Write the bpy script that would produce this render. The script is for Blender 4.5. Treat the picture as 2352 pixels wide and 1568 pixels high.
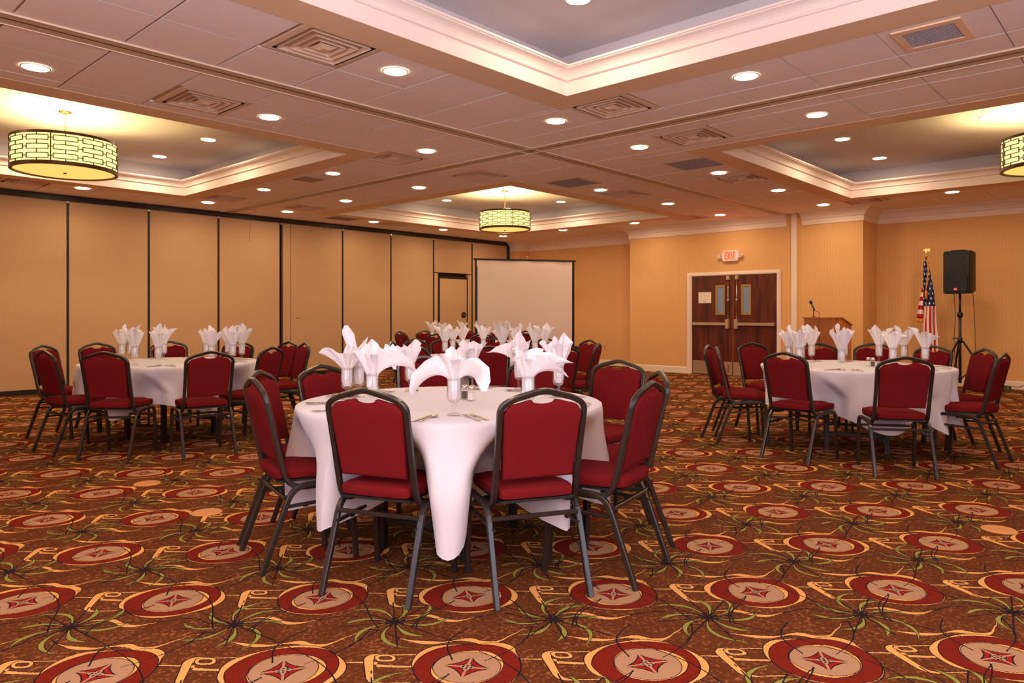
import bpy, bmesh, math, random
from mathutils import Vector, Matrix
import numpy as np
PI = math.pi
R_ = math.radians
for _o in list(bpy.data.objects): bpy.data.objects.remove(_o)
SC = bpy.context.scene
COL = SC.collection

# ------------------------------------------------------------------ camera, world, exposure
CAMH, H, UP = 1.2247, 3.0747, 3.5297        # eye height, main ceiling, tray ceiling
YAW = 42.52
cam_d = bpy.data.cameras.new('camera'); cam = bpy.data.objects.new('camera', cam_d); COL.objects.link(cam)
cam.location = (0, 0, CAMH); cam.rotation_euler = (R_(90), 0, R_(YAW - 90))
cam_d.sensor_fit = 'HORIZONTAL'; cam_d.sensor_width = 36.0; cam_d.lens = 1660 / 2352 * 36
cam_d.shift_y = -(784 - 720.6) / 2352; cam_d.clip_start = 0.05; cam_d.clip_end = 100
SC.camera = cam
SC.view_settings.view_transform = 'Standard'; SC.view_settings.look = 'None'
SC.view_settings.gamma = 1.0; SC.view_settings.use_curve_mapping = False
SC.view_settings.exposure = 1.1
SC.cycles.use_denoising = True
SC.cycles.max_bounces = 8; SC.cycles.diffuse_bounces = 5; SC.cycles.glossy_bounces = 3
SC.cycles.transparent_max_bounces = 12; SC.cycles.caustics_reflective = False; SC.cycles.caustics_refractive = False
SC.cycles.sample_clamp_indirect = 6.0
W = bpy.data.worlds.new('world'); SC.world = W; W.use_nodes = True
W.node_tree.nodes['Background'].inputs[0].default_value = (0.55, 0.68, 1.0, 1)
W.node_tree.nodes['Background'].inputs[1].default_value = 1.0
LAMP = 76.0            # emission of a downlight lens
PEND = 7.0             # emission of a pendant shade
ASSUMED_DAY = 32.0             # energy of each daylight fill at the assumed windows behind the camera

def area(name, loc, rot, sx, sy, power, col):
    d = bpy.data.lights.new(name, 'AREA'); d.shape = 'RECTANGLE'; d.size = sx; d.size_y = sy
    d.energy = power; d.color = col
    o = bpy.data.objects.new(name, d); COL.objects.link(o); o.location = loc; o.rotation_euler = rot
    return o
# fill daylight added at two assumed windows in the unseen walls behind the camera
area('window_daylight', (-1.47, 1.2, 1.75), (R_(90), 0, R_(-90)), 3.2, 1.9, ASSUMED_DAY, (0.66, 0.78, 1.0))
area('window_daylight', (1.9, -1.87, 1.75), (R_(90), 0, 0), 3.2, 1.9, ASSUMED_DAY, (0.66, 0.78, 1.0))

# assumed unseen bounce flash beside the camera, aimed at the ceiling to brighten it
area('bounce_flash', (-.55, -.35, 1.75), (R_(180), R_(0), 0), .5, .5, 170.0, (0.86, 0.88, 1.0))

# ------------------------------------------------------------------ node expressions
def S(*rgb):
    r = [(c / 12.92 if c <= .04045 else ((c + .055) / 1.055) ** 2.4) for c in [v / 255 for v in rgb]]
    return (*r, 1)
class X:
    """arithmetic on shader sockets"""
    nt = None
    def __init__(s, k): s.k = k
    def op(s, o, *a, clamp=False):
        n = X.nt.nodes.new('ShaderNodeMath'); n.operation = o; n.use_clamp = clamp
        for i, v in enumerate((s,) + a):
            if isinstance(v, X): X.nt.links.new(v.k, n.inputs[i])
            else: n.inputs[i].default_value = v
        return X(n.outputs[0])
    def __add__(s, o): return s.op('ADD', o)
    __radd__ = __add__
    def __sub__(s, o): return s.op('SUBTRACT', o)
    def __rsub__(s, o): return (s * -1.0) + o
    def __mul__(s, o): return s.op('MULTIPLY', o)
    __rmul__ = __mul__
    def __truediv__(s, o): return s.op('DIVIDE', o)
    def lt(s, o): return s.op('LESS_THAN', o)
    def gt(s, o): return s.op('GREATER_THAN', o)
    def abs(s): return s.op('ABSOLUTE')
    def sqrt(s): return s.op('SQRT')
    def fract(s): return s.op('FRACT')
    def floor(s): return s.op('FLOOR')
    def max(s, o): return s.op('MAXIMUM', o)
    def min(s, o): return s.op('MINIMUM', o)
    def pow(s, o): return s.op('POWER', o)
    def sin(s): return s.op('SINE')
    def cos(s): return s.op('COSINE')
    def curve(s, pts, lo=0.0, hi=1.0):
        """s in 0..1 -> value through a curve (values lo..hi are stored as 0..1)"""
        n = X.nt.nodes.new('ShaderNodeFloatCurve'); c = n.mapping.curves[0]
        ps = [(x, (y - lo) / (hi - lo)) for x, y in pts]
        c.points[0].location = ps[0]; c.points[1].location = ps[-1]
        for p in ps[1:-1]: c.points.new(*p)
        n.mapping.update()
        X.nt.links.new(s.k, n.inputs[1])
        return X(n.outputs[0]) * (hi - lo) + lo
def val(v, nt):
    n = nt.nodes.new('ShaderNodeValue'); n.outputs[0].default_value = v; return X(n.outputs[0])
def mixc(a, b, f):
    n = X.nt.nodes.new('ShaderNodeMix'); n.data_type = 'RGBA'
    for i, v in ((6, a), (7, b)):
        if isinstance(v, X): X.nt.links.new(v.k, n.inputs[i])
        else: n.inputs[i].default_value = v
    if isinstance(f, X): X.nt.links.new(f.k, n.inputs[0])
    else: n.inputs[0].default_value = f
    return X(n.outputs[2])
MATS = {}
def mat(name, col=(.5, .5, .5, 1), rough=.6, metal=0.0, spec=.5, emit=None, estr=0, coat=0, sheen=0, noise=None, bump=None):
    """principled; noise=(scale, amount, second colour), bump=(scale, strength, distance)"""
    if name in MATS: return MATS[name]
    m = bpy.data.materials.new(name); m.use_nodes = True; nt = m.node_tree; X.nt = nt
    b = nt.nodes['Principled BSDF']; b.inputs['Base Color'].default_value = col
    b.inputs['Roughness'].default_value = rough; b.inputs['Metallic'].default_value = metal
    b.inputs['Specular IOR Level'].default_value = spec
    if coat: b.inputs['Coat Weight'].default_value = coat
    if sheen: b.inputs['Sheen Weight'].default_value = sheen
    if emit: b.inputs['Emission Color'].default_value = emit; b.inputs['Emission Strength'].default_value = estr
    tc = nt.nodes.new('ShaderNodeTexCoord')
    if noise:
        n = nt.nodes.new('ShaderNodeTexNoise'); n.inputs['Scale'].default_value = noise[0]; n.inputs['Detail'].default_value = 4
        nt.links.new(tc.outputs['Object'], n.inputs['Vector'])
        f = (X(n.outputs[0]) - .5) * noise[1] * 3 + .5
        f = f.op('ADD', 0, clamp=True)
        nt.links.new(mixc(col, noise[2], f).k, b.inputs['Base Color'])
    if bump:
        n = nt.nodes.new('ShaderNodeTexNoise'); n.inputs['Scale'].default_value = bump[0]; n.inputs['Detail'].default_value = 3
        nt.links.new(tc.outputs['Object'], n.inputs['Vector'])
        bp = nt.nodes.new('ShaderNodeBump'); bp.inputs['Strength'].default_value = bump[1]; bp.inputs['Distance'].default_value = bump[2]
        nt.links.new(n.outputs[0], bp.inputs['Height']); nt.links.new(bp.outputs[0], b.inputs['Normal'])
    MATS[name] = m
    return m
def emat(name, col, strength):
    m = bpy.data.materials.new(name); m.use_nodes = True; nt = m.node_tree
    nt.nodes.remove(nt.nodes['Principled BSDF'])
    e = nt.nodes.new('ShaderNodeEmission'); e.inputs[0].default_value = col; e.inputs[1].default_value = strength
    nt.links.new(e.outputs[0], nt.nodes['Material Output'].inputs[0]); MATS[name] = m
    return m
def glassmat(name, tint=(1, 1, 1, 1), ior=1.5):
    m = bpy.data.materials.new(name); m.use_nodes = True; nt = m.node_tree
    nt.nodes.remove(nt.nodes['Principled BSDF'])
    t = nt.nodes.new('ShaderNodeBsdfTransparent'); t.inputs[0].default_value = tint
    g = nt.nodes.new('ShaderNodeBsdfGlossy'); g.inputs['Roughness'].default_value = .04
    X.nt = nt; lw = nt.nodes.new('ShaderNodeLayerWeight'); fc = X(lw.outputs['Facing']).pow(2.5) * .75 + .05; fr = fc.k.node
    mx = nt.nodes.new('ShaderNodeMixShader')
    nt.links.new(fr.outputs[0], mx.inputs[0]); nt.links.new(t.outputs[0], mx.inputs[1]); nt.links.new(g.outputs[0], mx.inputs[2])
    nt.links.new(mx.outputs[0], nt.nodes['Material Output'].inputs[0])
    return m

TILE = mat('ceiling_tile', S(250, 238, 230), .95, spec=.1, noise=(60, .06, S(240, 226, 216)), bump=(500, .15, .001))
BAND = mat('tray_band_paint', S(236, 204, 168), .7, spec=.2)
FASCIA = mat('tray_white_paint', S(243, 226, 214), .6, spec=.3)
UPPERC = mat('tray_upper_paint', S(214, 206, 208), .85, spec=.2)
SLABM = mat('ceiling_grid', S(214, 182, 152), .8)
TRACKM = mat('track_metal', S(205, 180, 150), .5)
SLOT = mat('dark_slot', S(30, 22, 18), .6)
TRIMW = mat('white_trim', S(238, 218, 198), .5, spec=.3)
BLACKT = mat('black_aluminium', S(34, 26, 22), .45, spec=.4)
PANELF = mat('panel_fabric', S(206, 170, 130), .95, spec=.1, noise=(130, .35, S(178, 141, 102)), bump=(700, .3, .0015))
RED = mat('red_fabric', S(116, 26, 29), .95, spec=.05, noise=(400, .25, S(98, 20, 23)), bump=(900, .25, .0008))
FRAME = mat('hammered_frame', S(29, 24, 22), .28, metal=.3, spec=.6, noise=(180, .4, S(62, 50, 42)), bump=(350, .25, .0008))
LINEN = mat('white_linen', S(209, 204, 209), .9, spec=.1, sheen=.15, bump=(900, .08, .0005))
NAPK = mat('white_napkin', S(230, 224, 226), .9, spec=.1, bump=(700, .1, .0005))
STEEL = mat('polished_steel', S(215, 205, 195), .18, metal=1)
BRUSH = mat('brushed_steel', S(228, 208, 180), .32, metal=.8, noise=(30, .3, S(200, 176, 146)))
BLACK = mat('black_plastic', S(15, 14, 14), .45, bump=(600, .3, .001))
BLACKG = mat('black_grille', S(12, 11, 11), .65, bump=(900, .6, .002))
BRASS = mat('brass', S(214, 170, 96), .25, metal=1)
GLASS = glassmat('clear_glass')
TABLEM = mat('table_leg_metal', S(20, 18, 18), .5)
PLY = mat('table_top_board', S(150, 110, 75), .6, noise=(12, .3, S(120, 85, 55)))
BRONZE = mat('bronze_metal', S(92, 62, 36), .4, metal=.6)
GOLDB = mat('gold_frame', S(176, 132, 66), .45, metal=.3)

# wallpaper: fine vertical stripes
def wallpaper():
    m = bpy.data.materials.new('striped_wallpaper'); m.use_nodes = True; nt = m.node_tree; X.nt = nt
    b = nt.nodes['Principled BSDF']; b.inputs['Roughness'].default_value = .75; b.inputs['Specular IOR Level'].default_value = .2
    tc = nt.nodes.new('ShaderNodeTexCoord'); sp = nt.nodes.new('ShaderNodeSeparateXYZ'); nt.links.new(tc.outputs['Object'], sp.inputs[0])
    h = X(sp.outputs[0]) + X(sp.outputs[1])
    s1 = (h / .052).fract().lt(.45); s2 = (h / .013).fract().lt(.5)
    n = nt.nodes.new('ShaderNodeTexNoise'); n.inputs['Scale'].default_value = 3; nt.links.new(tc.outputs['Object'], n.inputs[0])
    c = mixc(S(226, 176, 116), S(212, 160, 98), s1 * .32 + s2 * .1 + (X(n.outputs[0]) - .5) * .3)
    nt.links.new(c.k, b.inputs['Base Color'])
    return m
PAPER = wallpaper()

def woodmat(name, c1, c2, scale=2.0, axis=2, rough=.35, coat=.0):
    m = bpy.data.materials.new(name); m.use_nodes = True; nt = m.node_tree; X.nt = nt
    b = nt.nodes['Principled BSDF']; b.inputs['Roughness'].default_value = rough; b.inputs['Coat Weight'].default_value = coat
    tc = nt.nodes.new('ShaderNodeTexCoord'); mp = nt.nodes.new('ShaderNodeMapping'); nt.links.new(tc.outputs['Object'], mp.inputs[0])
    sc = [scale * 8] * 3; sc[axis] = scale; mp.inputs['Scale'].default_value = sc
    n = nt.nodes.new('ShaderNodeTexNoise'); n.inputs['Scale'].default_value = 1; n.inputs['Detail'].default_value = 6; n.inputs['Distortion'].default_value = .6
    nt.links.new(mp.outputs[0], n.inputs[0])
    f = ((X(n.outputs[0]) - .35) * 3).op('ADD', 0, clamp=True)
    nt.links.new(mixc(c1, c2, f).k, b.inputs['Base Color'])
    return m
MAHOG = woodmat('mahogany_door', S(62, 18, 10), S(112, 42, 22), 1.2, 2, .35, .2)
OAK = woodmat('lectern_oak', S(170, 92, 38), S(206, 130, 66), 2, 2, .45)
OAKD = mat('lectern_groove', S(92, 44, 18), .7)

# ------------------------------------------------------------------ carpet
def carpet():
    m = bpy.data.materials.new('patterned_carpet'); m.use_nodes = True; nt = m.node_tree; X.nt = nt
    b = nt.nodes['Principled BSDF']; b.inputs['Roughness'].default_value = 1; b.inputs['Specular IOR Level'].default_value = .05
    tc = nt.nodes.new('ShaderNodeTexCoord')
    wn = nt.nodes.new('ShaderNodeTexNoise'); wn.inputs['Scale'].default_value = 140; wn.inputs['Detail'].default_value = 1
    nt.links.new(tc.outputs['Object'], wn.inputs[0])
    sp = nt.nodes.new('ShaderNodeSeparateXYZ'); nt.links.new(tc.outputs['Object'], sp.inputs[0])
    wob = (X(wn.outputs[0]) - .5) * .006
    x = X(sp.outputs[0]) + wob; y = X(sp.outputs[1]) + wob
    PX, PY, AX, AY = .887, .897, 2.63, 1.81
    q = math.sqrt(.5)
    def lattice(ox, oy):
        """nearest point of the two interleaved lattices -> u, v (view-aligned diagonal axes), type flag"""
        def cell(sx, sy):
            a = ((x - (AX + ox + sx)) / PX + .5).fract() - .5
            c = ((y - (AY + oy + sy)) / PY + .5).fract() - .5
            return a * PX, c * PY
        ax, ay = cell(0, 0); bx, by = cell(PX / 2, PY / 2)
        f = (bx * bx + by * by).lt(ax * ax + ay * ay)
        dx = ax + (bx - ax) * f; dy = ay + (by - ay) * f
        return (dx - dy) * q, (dx + dy) * q, f
    def polar(u, v):
        r = (u * u + v * v).sqrt(); t = v.op('ARCTAN2', u) / (2 * PI) + .5   # 0..1, .5 = right, .75 = away, .25 = near
        return r, t
    BLK, YEL, GRN, DRD, BRD, TAN = S(34, 26, 28), S(216, 154, 84), S(138, 130, 56), S(98, 26, 14), S(140, 28, 22), S(166, 126, 92)
    # ground with flecks
    n1 = nt.nodes.new('ShaderNodeTexNoise'); n1.inputs['Scale'].default_value = 55; n1.inputs['Detail'].default_value = 3; n1.inputs['Roughness'].default_value = .7
    nt.links.new(tc.outputs['Object'], n1.inputs[0])
    n2 = nt.nodes.new('ShaderNodeTexNoise'); n2.inputs['Scale'].default_value = 9; n2.inputs['Detail'].default_value = 2
    nt.links.new(tc.outputs['Object'], n2.inputs[0])
    fl = ((X(n1.outputs[0]) - .52) * 5 + (X(n2.outputs[0]) - .5) * 1.2).op('ADD', 0, clamp=True)
    col = mixc(S(90, 46, 21), S(158, 98, 56), fl)
    # flowing yellow bands with dark outlines
    u, v, f = lattice(.31 * q * 1.0, .31 * q * 1.0)      # halfway away
    def band(col, u, v, pts, wpts, c=YEL, out=.0035, lo=-.2, hi=.2):
        U = u / .62 + .5
        d = (v - U.curve(pts, lo, hi)).abs()
        w = U.curve(wpts, 0, .03)
        inside = u.abs().lt(.305)
        col = mixc(col, BLK, d.lt(w + out) * inside)
        return mixc(col, c, d.lt(w) * inside * w.gt(.0015))
    col = band(col, u, v, [(0, -.03), (.12, -.09), (.3, -.12), (.5, -.1), (.62, -.13), (.78, -.06), (.9, 0), (1, -.03)],
               [(0, 0), (.1, .002), (.25, .012), (.4, .004), (.55, .016), (.7, .006), (.8, .003), (.92, 0), (1, 0)])
    col = band(col, u, v, [(0, .1), (.2, .13), (.4, .07), (.55, .1), (.75, .13), (.9, .08), (1, .1)],
               [(0, 0), (.15, .004), (.3, .013), (.5, .003), (.6, 0), (.85, 0), (1, 0)])
    # straight link running through the medallion row
    u, v, f = lattice(0, 0)
    U = u / .62 + .5
    d = (v - .03 - (u * 9).sin() * .02).abs(); w = U.curve([(0, .009), (.2, .006), (.5, .004), (.8, .003), (1, .009)], 0, .02)
    col = mixc(col, BLK, d.lt(w + .0035)); col = mixc(col, YEL, d.lt(w))
    # hooked bracket left of each medallion
    ub, vb, fb = lattice((-.27) * q, (.27) * q)
    def box(u, v, cu, cv, hu, hv, rr, sk=0.0):
        uu = u - cu + (v - cv) * sk
        a = (uu.abs() - (hu - rr)).max(0.0); c = ((v - cv).abs() - (hv - rr)).max(0.0)
        return (a * a + c * c).sqrt() + (uu.abs() - (hu - rr)).max((v - cv).abs() - (hv - rr)).min(0.0) - rr
    d = box(ub, vb, .05, .0, .115, .1, .04, .18).abs()
    w = (.02 - ub) * .16; w = w.max(.003)
    open_ = ub.lt(.085)
    col = mixc(col, BLK, d.lt(w + .0035) * open_); col = mixc(col, YEL, d.lt(w) * open_)
    d = box(ub, vb, -.022, .078, .03, .02, .019, .3).abs()
    col = mixc(col, BLK, d.lt(.0095)); col = mixc(col, YEL, d.lt(.006))
    # green leaf stars
    us, vs, fs = lattice(.06, .475)
    r, t = polar(us, vs)
    NA = 8
    twist = r * r * 2.7 - r * .16
    flip = fs * 2 - 1
    ph = (t + twist * flip) * NA
    k = ph.floor(); a = (ph - k - .5).abs() / NA * 2 * PI       # angle from the leaf's midline
    L = (k * 2.17 + fs * 1.3).sin() * .035 + .215
    rn = (r / L).min(1.0)
    wl = rn.curve([(0, .0015), (.3, .0035), (.5, .0075), (.7, .0105), (.86, .007), (1, 0)], 0, .02)
    dd = a * r
    live = r.lt(L)
    col = mixc(col, BLK, dd.lt(wl + .0035) * live); col = mixc(col, GRN, dd.lt(wl) * live * rn.gt(.18))
    # straight dark spokes between the leaves
    ph = t * NA + .3; a = (ph.fract() - .5).abs() / NA * 2 * PI
    col = mixc(col, BLK, (a * r).lt(.0028) * r.lt((k * 1.7).cos() * .03 + .22))
    # medallions
    u, v, f = lattice(0, 0)
    r, t = polar(u, v)
    def two(pa, pb):
        A = t.curve(pa, 0, .3); B = t.curve(pb, 0, .3); return A + (B - A) * f
    ring = two([(0, .185), (.12, .172), (.25, .16), (.37, .178), (.5, .185), (.62, .19), (.75, .168), (.87, .18), (1, .185)],
               [(0, .195), (.12, .176), (.25, .16), (.37, .17), (.5, .182), (.62, .186), (.75, .168), (.87, .178), (1, .195)])
    oy = two([(0, .187), (.06, .18), (.12, .18), (.2, .17), (.3, .175), (.4, .186), (.5, .186), (.58, .2), (.62, .222), (.68, .2), (.73, .17), (.8, .18), (.88, .207), (.95, .2), (1, .187)],
             [(0, .215), (.04, .21), (.1, .18), (.16, .176), (.28, .178), (.36, .18), (.44, .204), (.5, .212), (.56, .2), (.6, .19), (.68, .19), (.75, .186), (.82, .18), (.9, .2), (.96, .22), (1, .215)])
    col = mixc(col, BLK, r.lt(oy + .004)); col = mixc(col, YEL, r.lt(oy))
    col = mixc(col, BLK, r.lt(ring + .0035))
    n3 = nt.nodes.new('ShaderNodeTexNoise'); n3.inputs['Scale'].default_value = 40; nt.links.new(tc.outputs['Object'], n3.inputs[0])
    col = mixc(col, mixc(DRD, S(124, 34, 20), X(n3.outputs[0])), r.lt(ring))
    iy = two([(0, .122), (.1, .128), (.2, .124), (.3, .116), (.45, .12), (.55, .13), (.65, .132), (.75, .118), (.9, .116), (1, .122)],
             [(0, .116), (.12, .12), (.25, .118), (.35, .12), (.45, .134), (.52, .142), (.6, .132), (.7, .118), (.85, .118), (1, .116)])
    col = mixc(col, BLK, r.lt(iy + .0035)); col = mixc(col, YEL, r.lt(iy))
    inn = two([(0, .118), (.1, .112), (.25, .108), (.5, .116), (.62, .112), (.75, .11), (1, .118)],
              [(0, .114), (.12, .112), (.25, .11), (.4, .116), (.5, .116), (.75, .112), (1, .114)])
    col = mixc(col, BLK, r.lt(inn + .003)); col = mixc(col, TAN, r.lt(inn))
    # four-pointed star in the disc
    sg = f * 2 - 1
    ur = u * .97 + v * sg * .22; vr = v * .97 - u * sg * .22
    ast = ((ur.abs() / .092).pow(.62) + (vr.abs() / .082).pow(.62))
    seam = ur.abs().min(vr.abs()) .gt(.0045)
    col = mixc(col, BLK, ast.lt(1.08) * ast.gt(.66) * seam); col = mixc(col, BRD, ast.lt(1.0) * ast.gt(.74) * seam)
    du = (ur / .0145 + .5).fract() - .5; dv = (vr / .0125 + .5).fract() - .5
    col = mixc(col, BLK, (du * du + dv * dv).lt(.1) * ur.abs().lt(.022) * vr.abs().lt(.019))
    # loose dark curve wandering over everything
    u, v, f = lattice(.03, -.02)
    for (amp, fr, off, a0, sg0) in ((.05, 11, .02, 0, 1), (.06, 8, -.05, 1.4, -1), (.04, 14, .12, 2.0, .35)):
        d = (u - v * (.8 * sg0) - (v * fr + a0).sin() * amp + off).abs()
        col = mixc(col, BLK, d.lt(.0032) * r.gt(.075))
    nt.links.new(col.k, b.inputs['Base Color'])
    nb = nt.nodes.new('ShaderNodeTexNoise'); nb.inputs['Scale'].default_value = 320; nt.links.new(tc.outputs['Object'], nb.inputs[0])
    bp = nt.nodes.new('ShaderNodeBump'); bp.inputs['Strength'].default_value = .5; bp.inputs['Distance'].default_value = .004
    nt.links.new(nb.outputs[0], bp.inputs['Height']); nt.links.new(bp.outputs[0], b.inputs['Normal'])
    return m
CARPET = carpet()

# ------------------------------------------------------------------ mesh builder
class MB:
    def __init__(s): s.v = []; s.f = []; s.mi = []; s.sm = []; s.cur = 0; s.smooth = False; s.M = None
    def add(s, vs, fs):
        n = len(s.v)
        if s.M is not None: vs = [tuple(s.M @ Vector(p)) for p in vs]
        s.v += [tuple(p) for p in vs]; s.f += [tuple(i + n for i in f) for f in fs]
        s.mi += [s.cur] * len(fs); s.sm += [s.smooth] * len(fs); return s
    def box(s, x0, x1, y0, y1, z0, z1):
        v = [(x, y, z) for z in (z0, z1) for y in (y0, y1) for x in (x0, x1)]
        return s.add(v, [(0, 2, 3, 1), (4, 5, 7, 6), (0, 1, 5, 4), (2, 6, 7, 3), (0, 4, 6, 2), (1, 3, 7, 5)])
    def prism(s, pts, axis, a, b):
        """polygon pts (2D) pushed along axis from a to b"""
        n = len(pts)
        def P3(p, c):
            return {0: (c, p[0], p[1]), 1: (p[0], c, p[1]), 2: (p[0], p[1], c)}[axis]
        v = [P3(p, a) for p in pts] + [P3(p, b) for p in pts]
        return s.add(v, [tuple(range(n))[::-1], tuple(range(n, 2 * n))] + [(i, (i + 1) % n, n + (i + 1) % n, n + i) for i in range(n)])
    def lathe(s, prof, n=24, c=(0, 0, 0), cap=False):
        v = []; f = []
        for r, z in prof:
            for i in range(n):
                a = 2 * PI * i / n; v.append((c[0] + r * math.cos(a), c[1] + r * math.sin(a), c[2] + z))
        for j in range(len(prof) - 1):
            for i in range(n):
                k = (i + 1) % n; f.append((j * n + i, j * n + k, (j + 1) * n + k, (j + 1) * n + i))
        if cap: f += [tuple(range(n))[::-1], tuple(range((len(prof) - 1) * n, len(prof) * n))]
        return s.add(v, f)
    def sweep(s, path, sec, side=None, closed=False, caps=True):
        """sweep a section (list of (a,b)) along path; side = fixed vector for b axis, else transported"""
        P = [Vector(p) for p in path]; n = len(P); m = len(sec); v = []
        prev = None
        for i in range(n):
            if closed: t = (P[(i + 1) % n] - P[i - 1])
            else: t = (P[min(i + 1, n - 1)] - P[max(i - 1, 0)])
            t.normalize()
            if side is not None: b = Vector(side) - t * t.dot(Vector(side))
            elif prev is None:
                b = Vector((0, 0, 1)) if abs(t.z) < .9 else Vector((1, 0, 0)); b = b - t * t.dot(b)
            else: b = prev - t * t.dot(prev)
            b.normalize(); prev = b; a = b.cross(t)
            for (p, q) in sec: v.append(P[i] + a * p + b * q)
        f = []
        for i in range(n if closed else n - 1):
            j = (i + 1) % n
            for k in range(m):
                l = (k + 1) % m; f.append((i * m + k, i * m + l, j * m + l, j * m + k))
        if caps and not closed: f += [tuple(range(m))[::-1], tuple(range((n - 1) * m, n * m))]
        return s.add(v, f)
    def tube(s, path, r, n=8, **k):
        return s.sweep(path, [(r * math.cos(2 * PI * i / n), r * math.sin(2 * PI * i / n)) for i in range(n)], **k)
    def mesh(s, name, mats):
        me = bpy.data.meshes.new(name); me.from_pydata(s.v, [], s.f)
        for m in (mats if isinstance(mats, (list, tuple)) else [mats]): me.materials.append(m)
        me.polygons.foreach_set('material_index', s.mi); me.polygons.foreach_set('use_smooth', s.sm)
        me.update(); return me
    def build(s, name, mats, parent=None, recalc=True, **k):
        me = s.mesh(name, mats)
        if recalc:
            b = bmesh.new(); b.from_mesh(me); bmesh.ops.recalc_face_normals(b, faces=b.faces); b.to_mesh(me); b.free()
        return link(name, me, parent, **k)
def link(name, me, parent=None, loc=None, kind=None, label=None):
    o = bpy.data.objects.new(name, me); COL.objects.link(o)
    if parent: o.parent = parent
    if loc: o.location = loc
    if kind: o['kind'] = kind
    if label: o['label'] = label
    return o
def thing(name, label, cat, loc=(0, 0, 0), rz=0, group=None):
    o = bpy.data.objects.new(name, None); COL.objects.link(o); o.location = loc; o.rotation_euler = (0, 0, rz)
    o.empty_display_size = .1; tag(o, label, cat, group); return o
def tag(o, label, cat, group=None):
    o['label'] = label; o['category'] = cat
    if group: o['group'] = group
    return o
def struct(name, mb, m, parent=None, **k):
    o = mb.build(name, m, parent, **k)
    if parent is None: o['kind'] = 'structure'
    return o
def dup(root, loc=None, rz=None, label=None, group=None):
    """copy of a thing, its parts and their sub-parts (mesh data shared)"""
    r = root.copy(); COL.objects.link(r)
    if loc is not None: r.location = loc
    if rz is not None: r.rotation_euler = (0, 0, rz)
    if label: r['label'] = label
    if group: r['group'] = group
    for ch in list(root.children):
        c = ch.copy(); COL.objects.link(c); c.parent = r
        for g in list(ch.children):
            d = g.copy(); COL.objects.link(d); d.parent = c
    return r
def rsq(h, c=.25):
    """square tube section, slightly rounded corners"""
    k = h * (1 - c); return [(h, -k), (h, k), (k, h), (-k, h), (-h, k), (-h, -k), (-k, -h), (k, -h)]
def fillet(pts, rad, n=5):
    """round the corners of an open polyline"""
    P = [Vector(p) for p in pts]; out = [P[0]]
    for i in range(1, len(P) - 1):
        a, b, c = P[i - 1], P[i], P[i + 1]; r = rad[i - 1] if isinstance(rad, (list, tuple)) else rad
        u = (a - b); w = (c - b); lu, lw = u.length, w.length; u.normalize(); w.normalize()
        d = min(r, lu * .49, lw * .49); p0 = b + u * d; p2 = b + w * d
        for k in range(n + 1):
            t = k / n; out.append(p0 * (1 - t) ** 2 + b * 2 * t * (1 - t) + p2 * t * t)
    out.append(P[-1]); return out
def bevelled(me, w, seg=2, ang=40):
    b = bmesh.new(); b.from_mesh(me)
    es = [e for e in b.edges if len(e.link_faces) == 2 and e.calc_face_angle(0) > R_(ang)]
    bmesh.ops.bevel(b, geom=es, offset=w, segments=seg, profile=.6, affect='EDGES', clamp_overlap=True)
    b.to_mesh(me); b.free(); me.update(); return me
def bbox_part(name, dims, m, parent, w=.005, seg=2):
    me = MB().box(*dims).mesh(name, m); bevelled(me, w, seg)
    for p in me.polygons: p.use_smooth = False
    return link(name, me, parent)

# ------------------------------------------------------------------ room shell
XR, XR2, YW = 13.40, 14.20, 12.76
X0, Y0 = -1.4, -1.8                                   # walls behind the camera
struct('floor', MB().box(X0 - .2, XR2 + .3, Y0 - .2, YW + .3, -.1, 0), CARPET)
struct('wall_front', MB().box(XR, XR + .9, 4.0, 8.784, 0, H), PAPER)      # wall with the double doors, standing proud
w = MB().box(XR2, XR2 + .15, 8.784, YW + .3, 0, H).box(XR2, XR2 + .15, Y0 - .2, 4.0, 0, H)
struct('wall_alcove', w, PAPER)
struct('wall_pilaster', MB().box(13.82, XR2 + .15, 12.42, YW + .3, 0, H), PAPER)
def wall_with_assumed_window(name, along, c0, lo, hi, a, b, z0, z1):  # wall out of view, its opening assumed for the added daylight
    m = MB()
    for s0, s1, q0, q1 in ((lo, a, 0, H), (b, hi, 0, H), (a, b, 0, z0), (a, b, z1, H)):
        if along == 'y': m.box(c0 - .15, c0, s0, s1, q0, q1)
        else: m.box(s0, s1, c0 - .15, c0, q0, q1)
    return struct(name, m, PAPER)
wall_with_assumed_window('wall_back', 'y', X0, Y0, YW + .1, -.4, 2.8, .8, 2.7)
wall_with_assumed_window('wall_right', 'x', Y0, X0, XR2, .3, 3.5, .8, 2.7)
for i, (al, c0, a) in enumerate((('y', X0, -.4), ('x', Y0, .3))):  # frames of the two assumed windows, unseen, added with the daylight fill
    fr = MB()
    for k in range(4):
        p = a + 3.2 * k / 3 - .03
        fr.box(c0 - .1, c0 - .04, p, p + .06, .8, 2.7) if al == 'y' else fr.box(p, p + .06, c0 - .1, c0 - .04, .8, 2.7)
    for z in (.8, 2.64):
        fr.box(c0 - .1, c0 - .04, a, a + 3.2, z, z + .06) if al == 'y' else fr.box(a, a + 3.2, c0 - .1, c0 - .04, z, z + .06)
    struct('window_%d' % (i + 1), fr, TRIMW)

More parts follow.
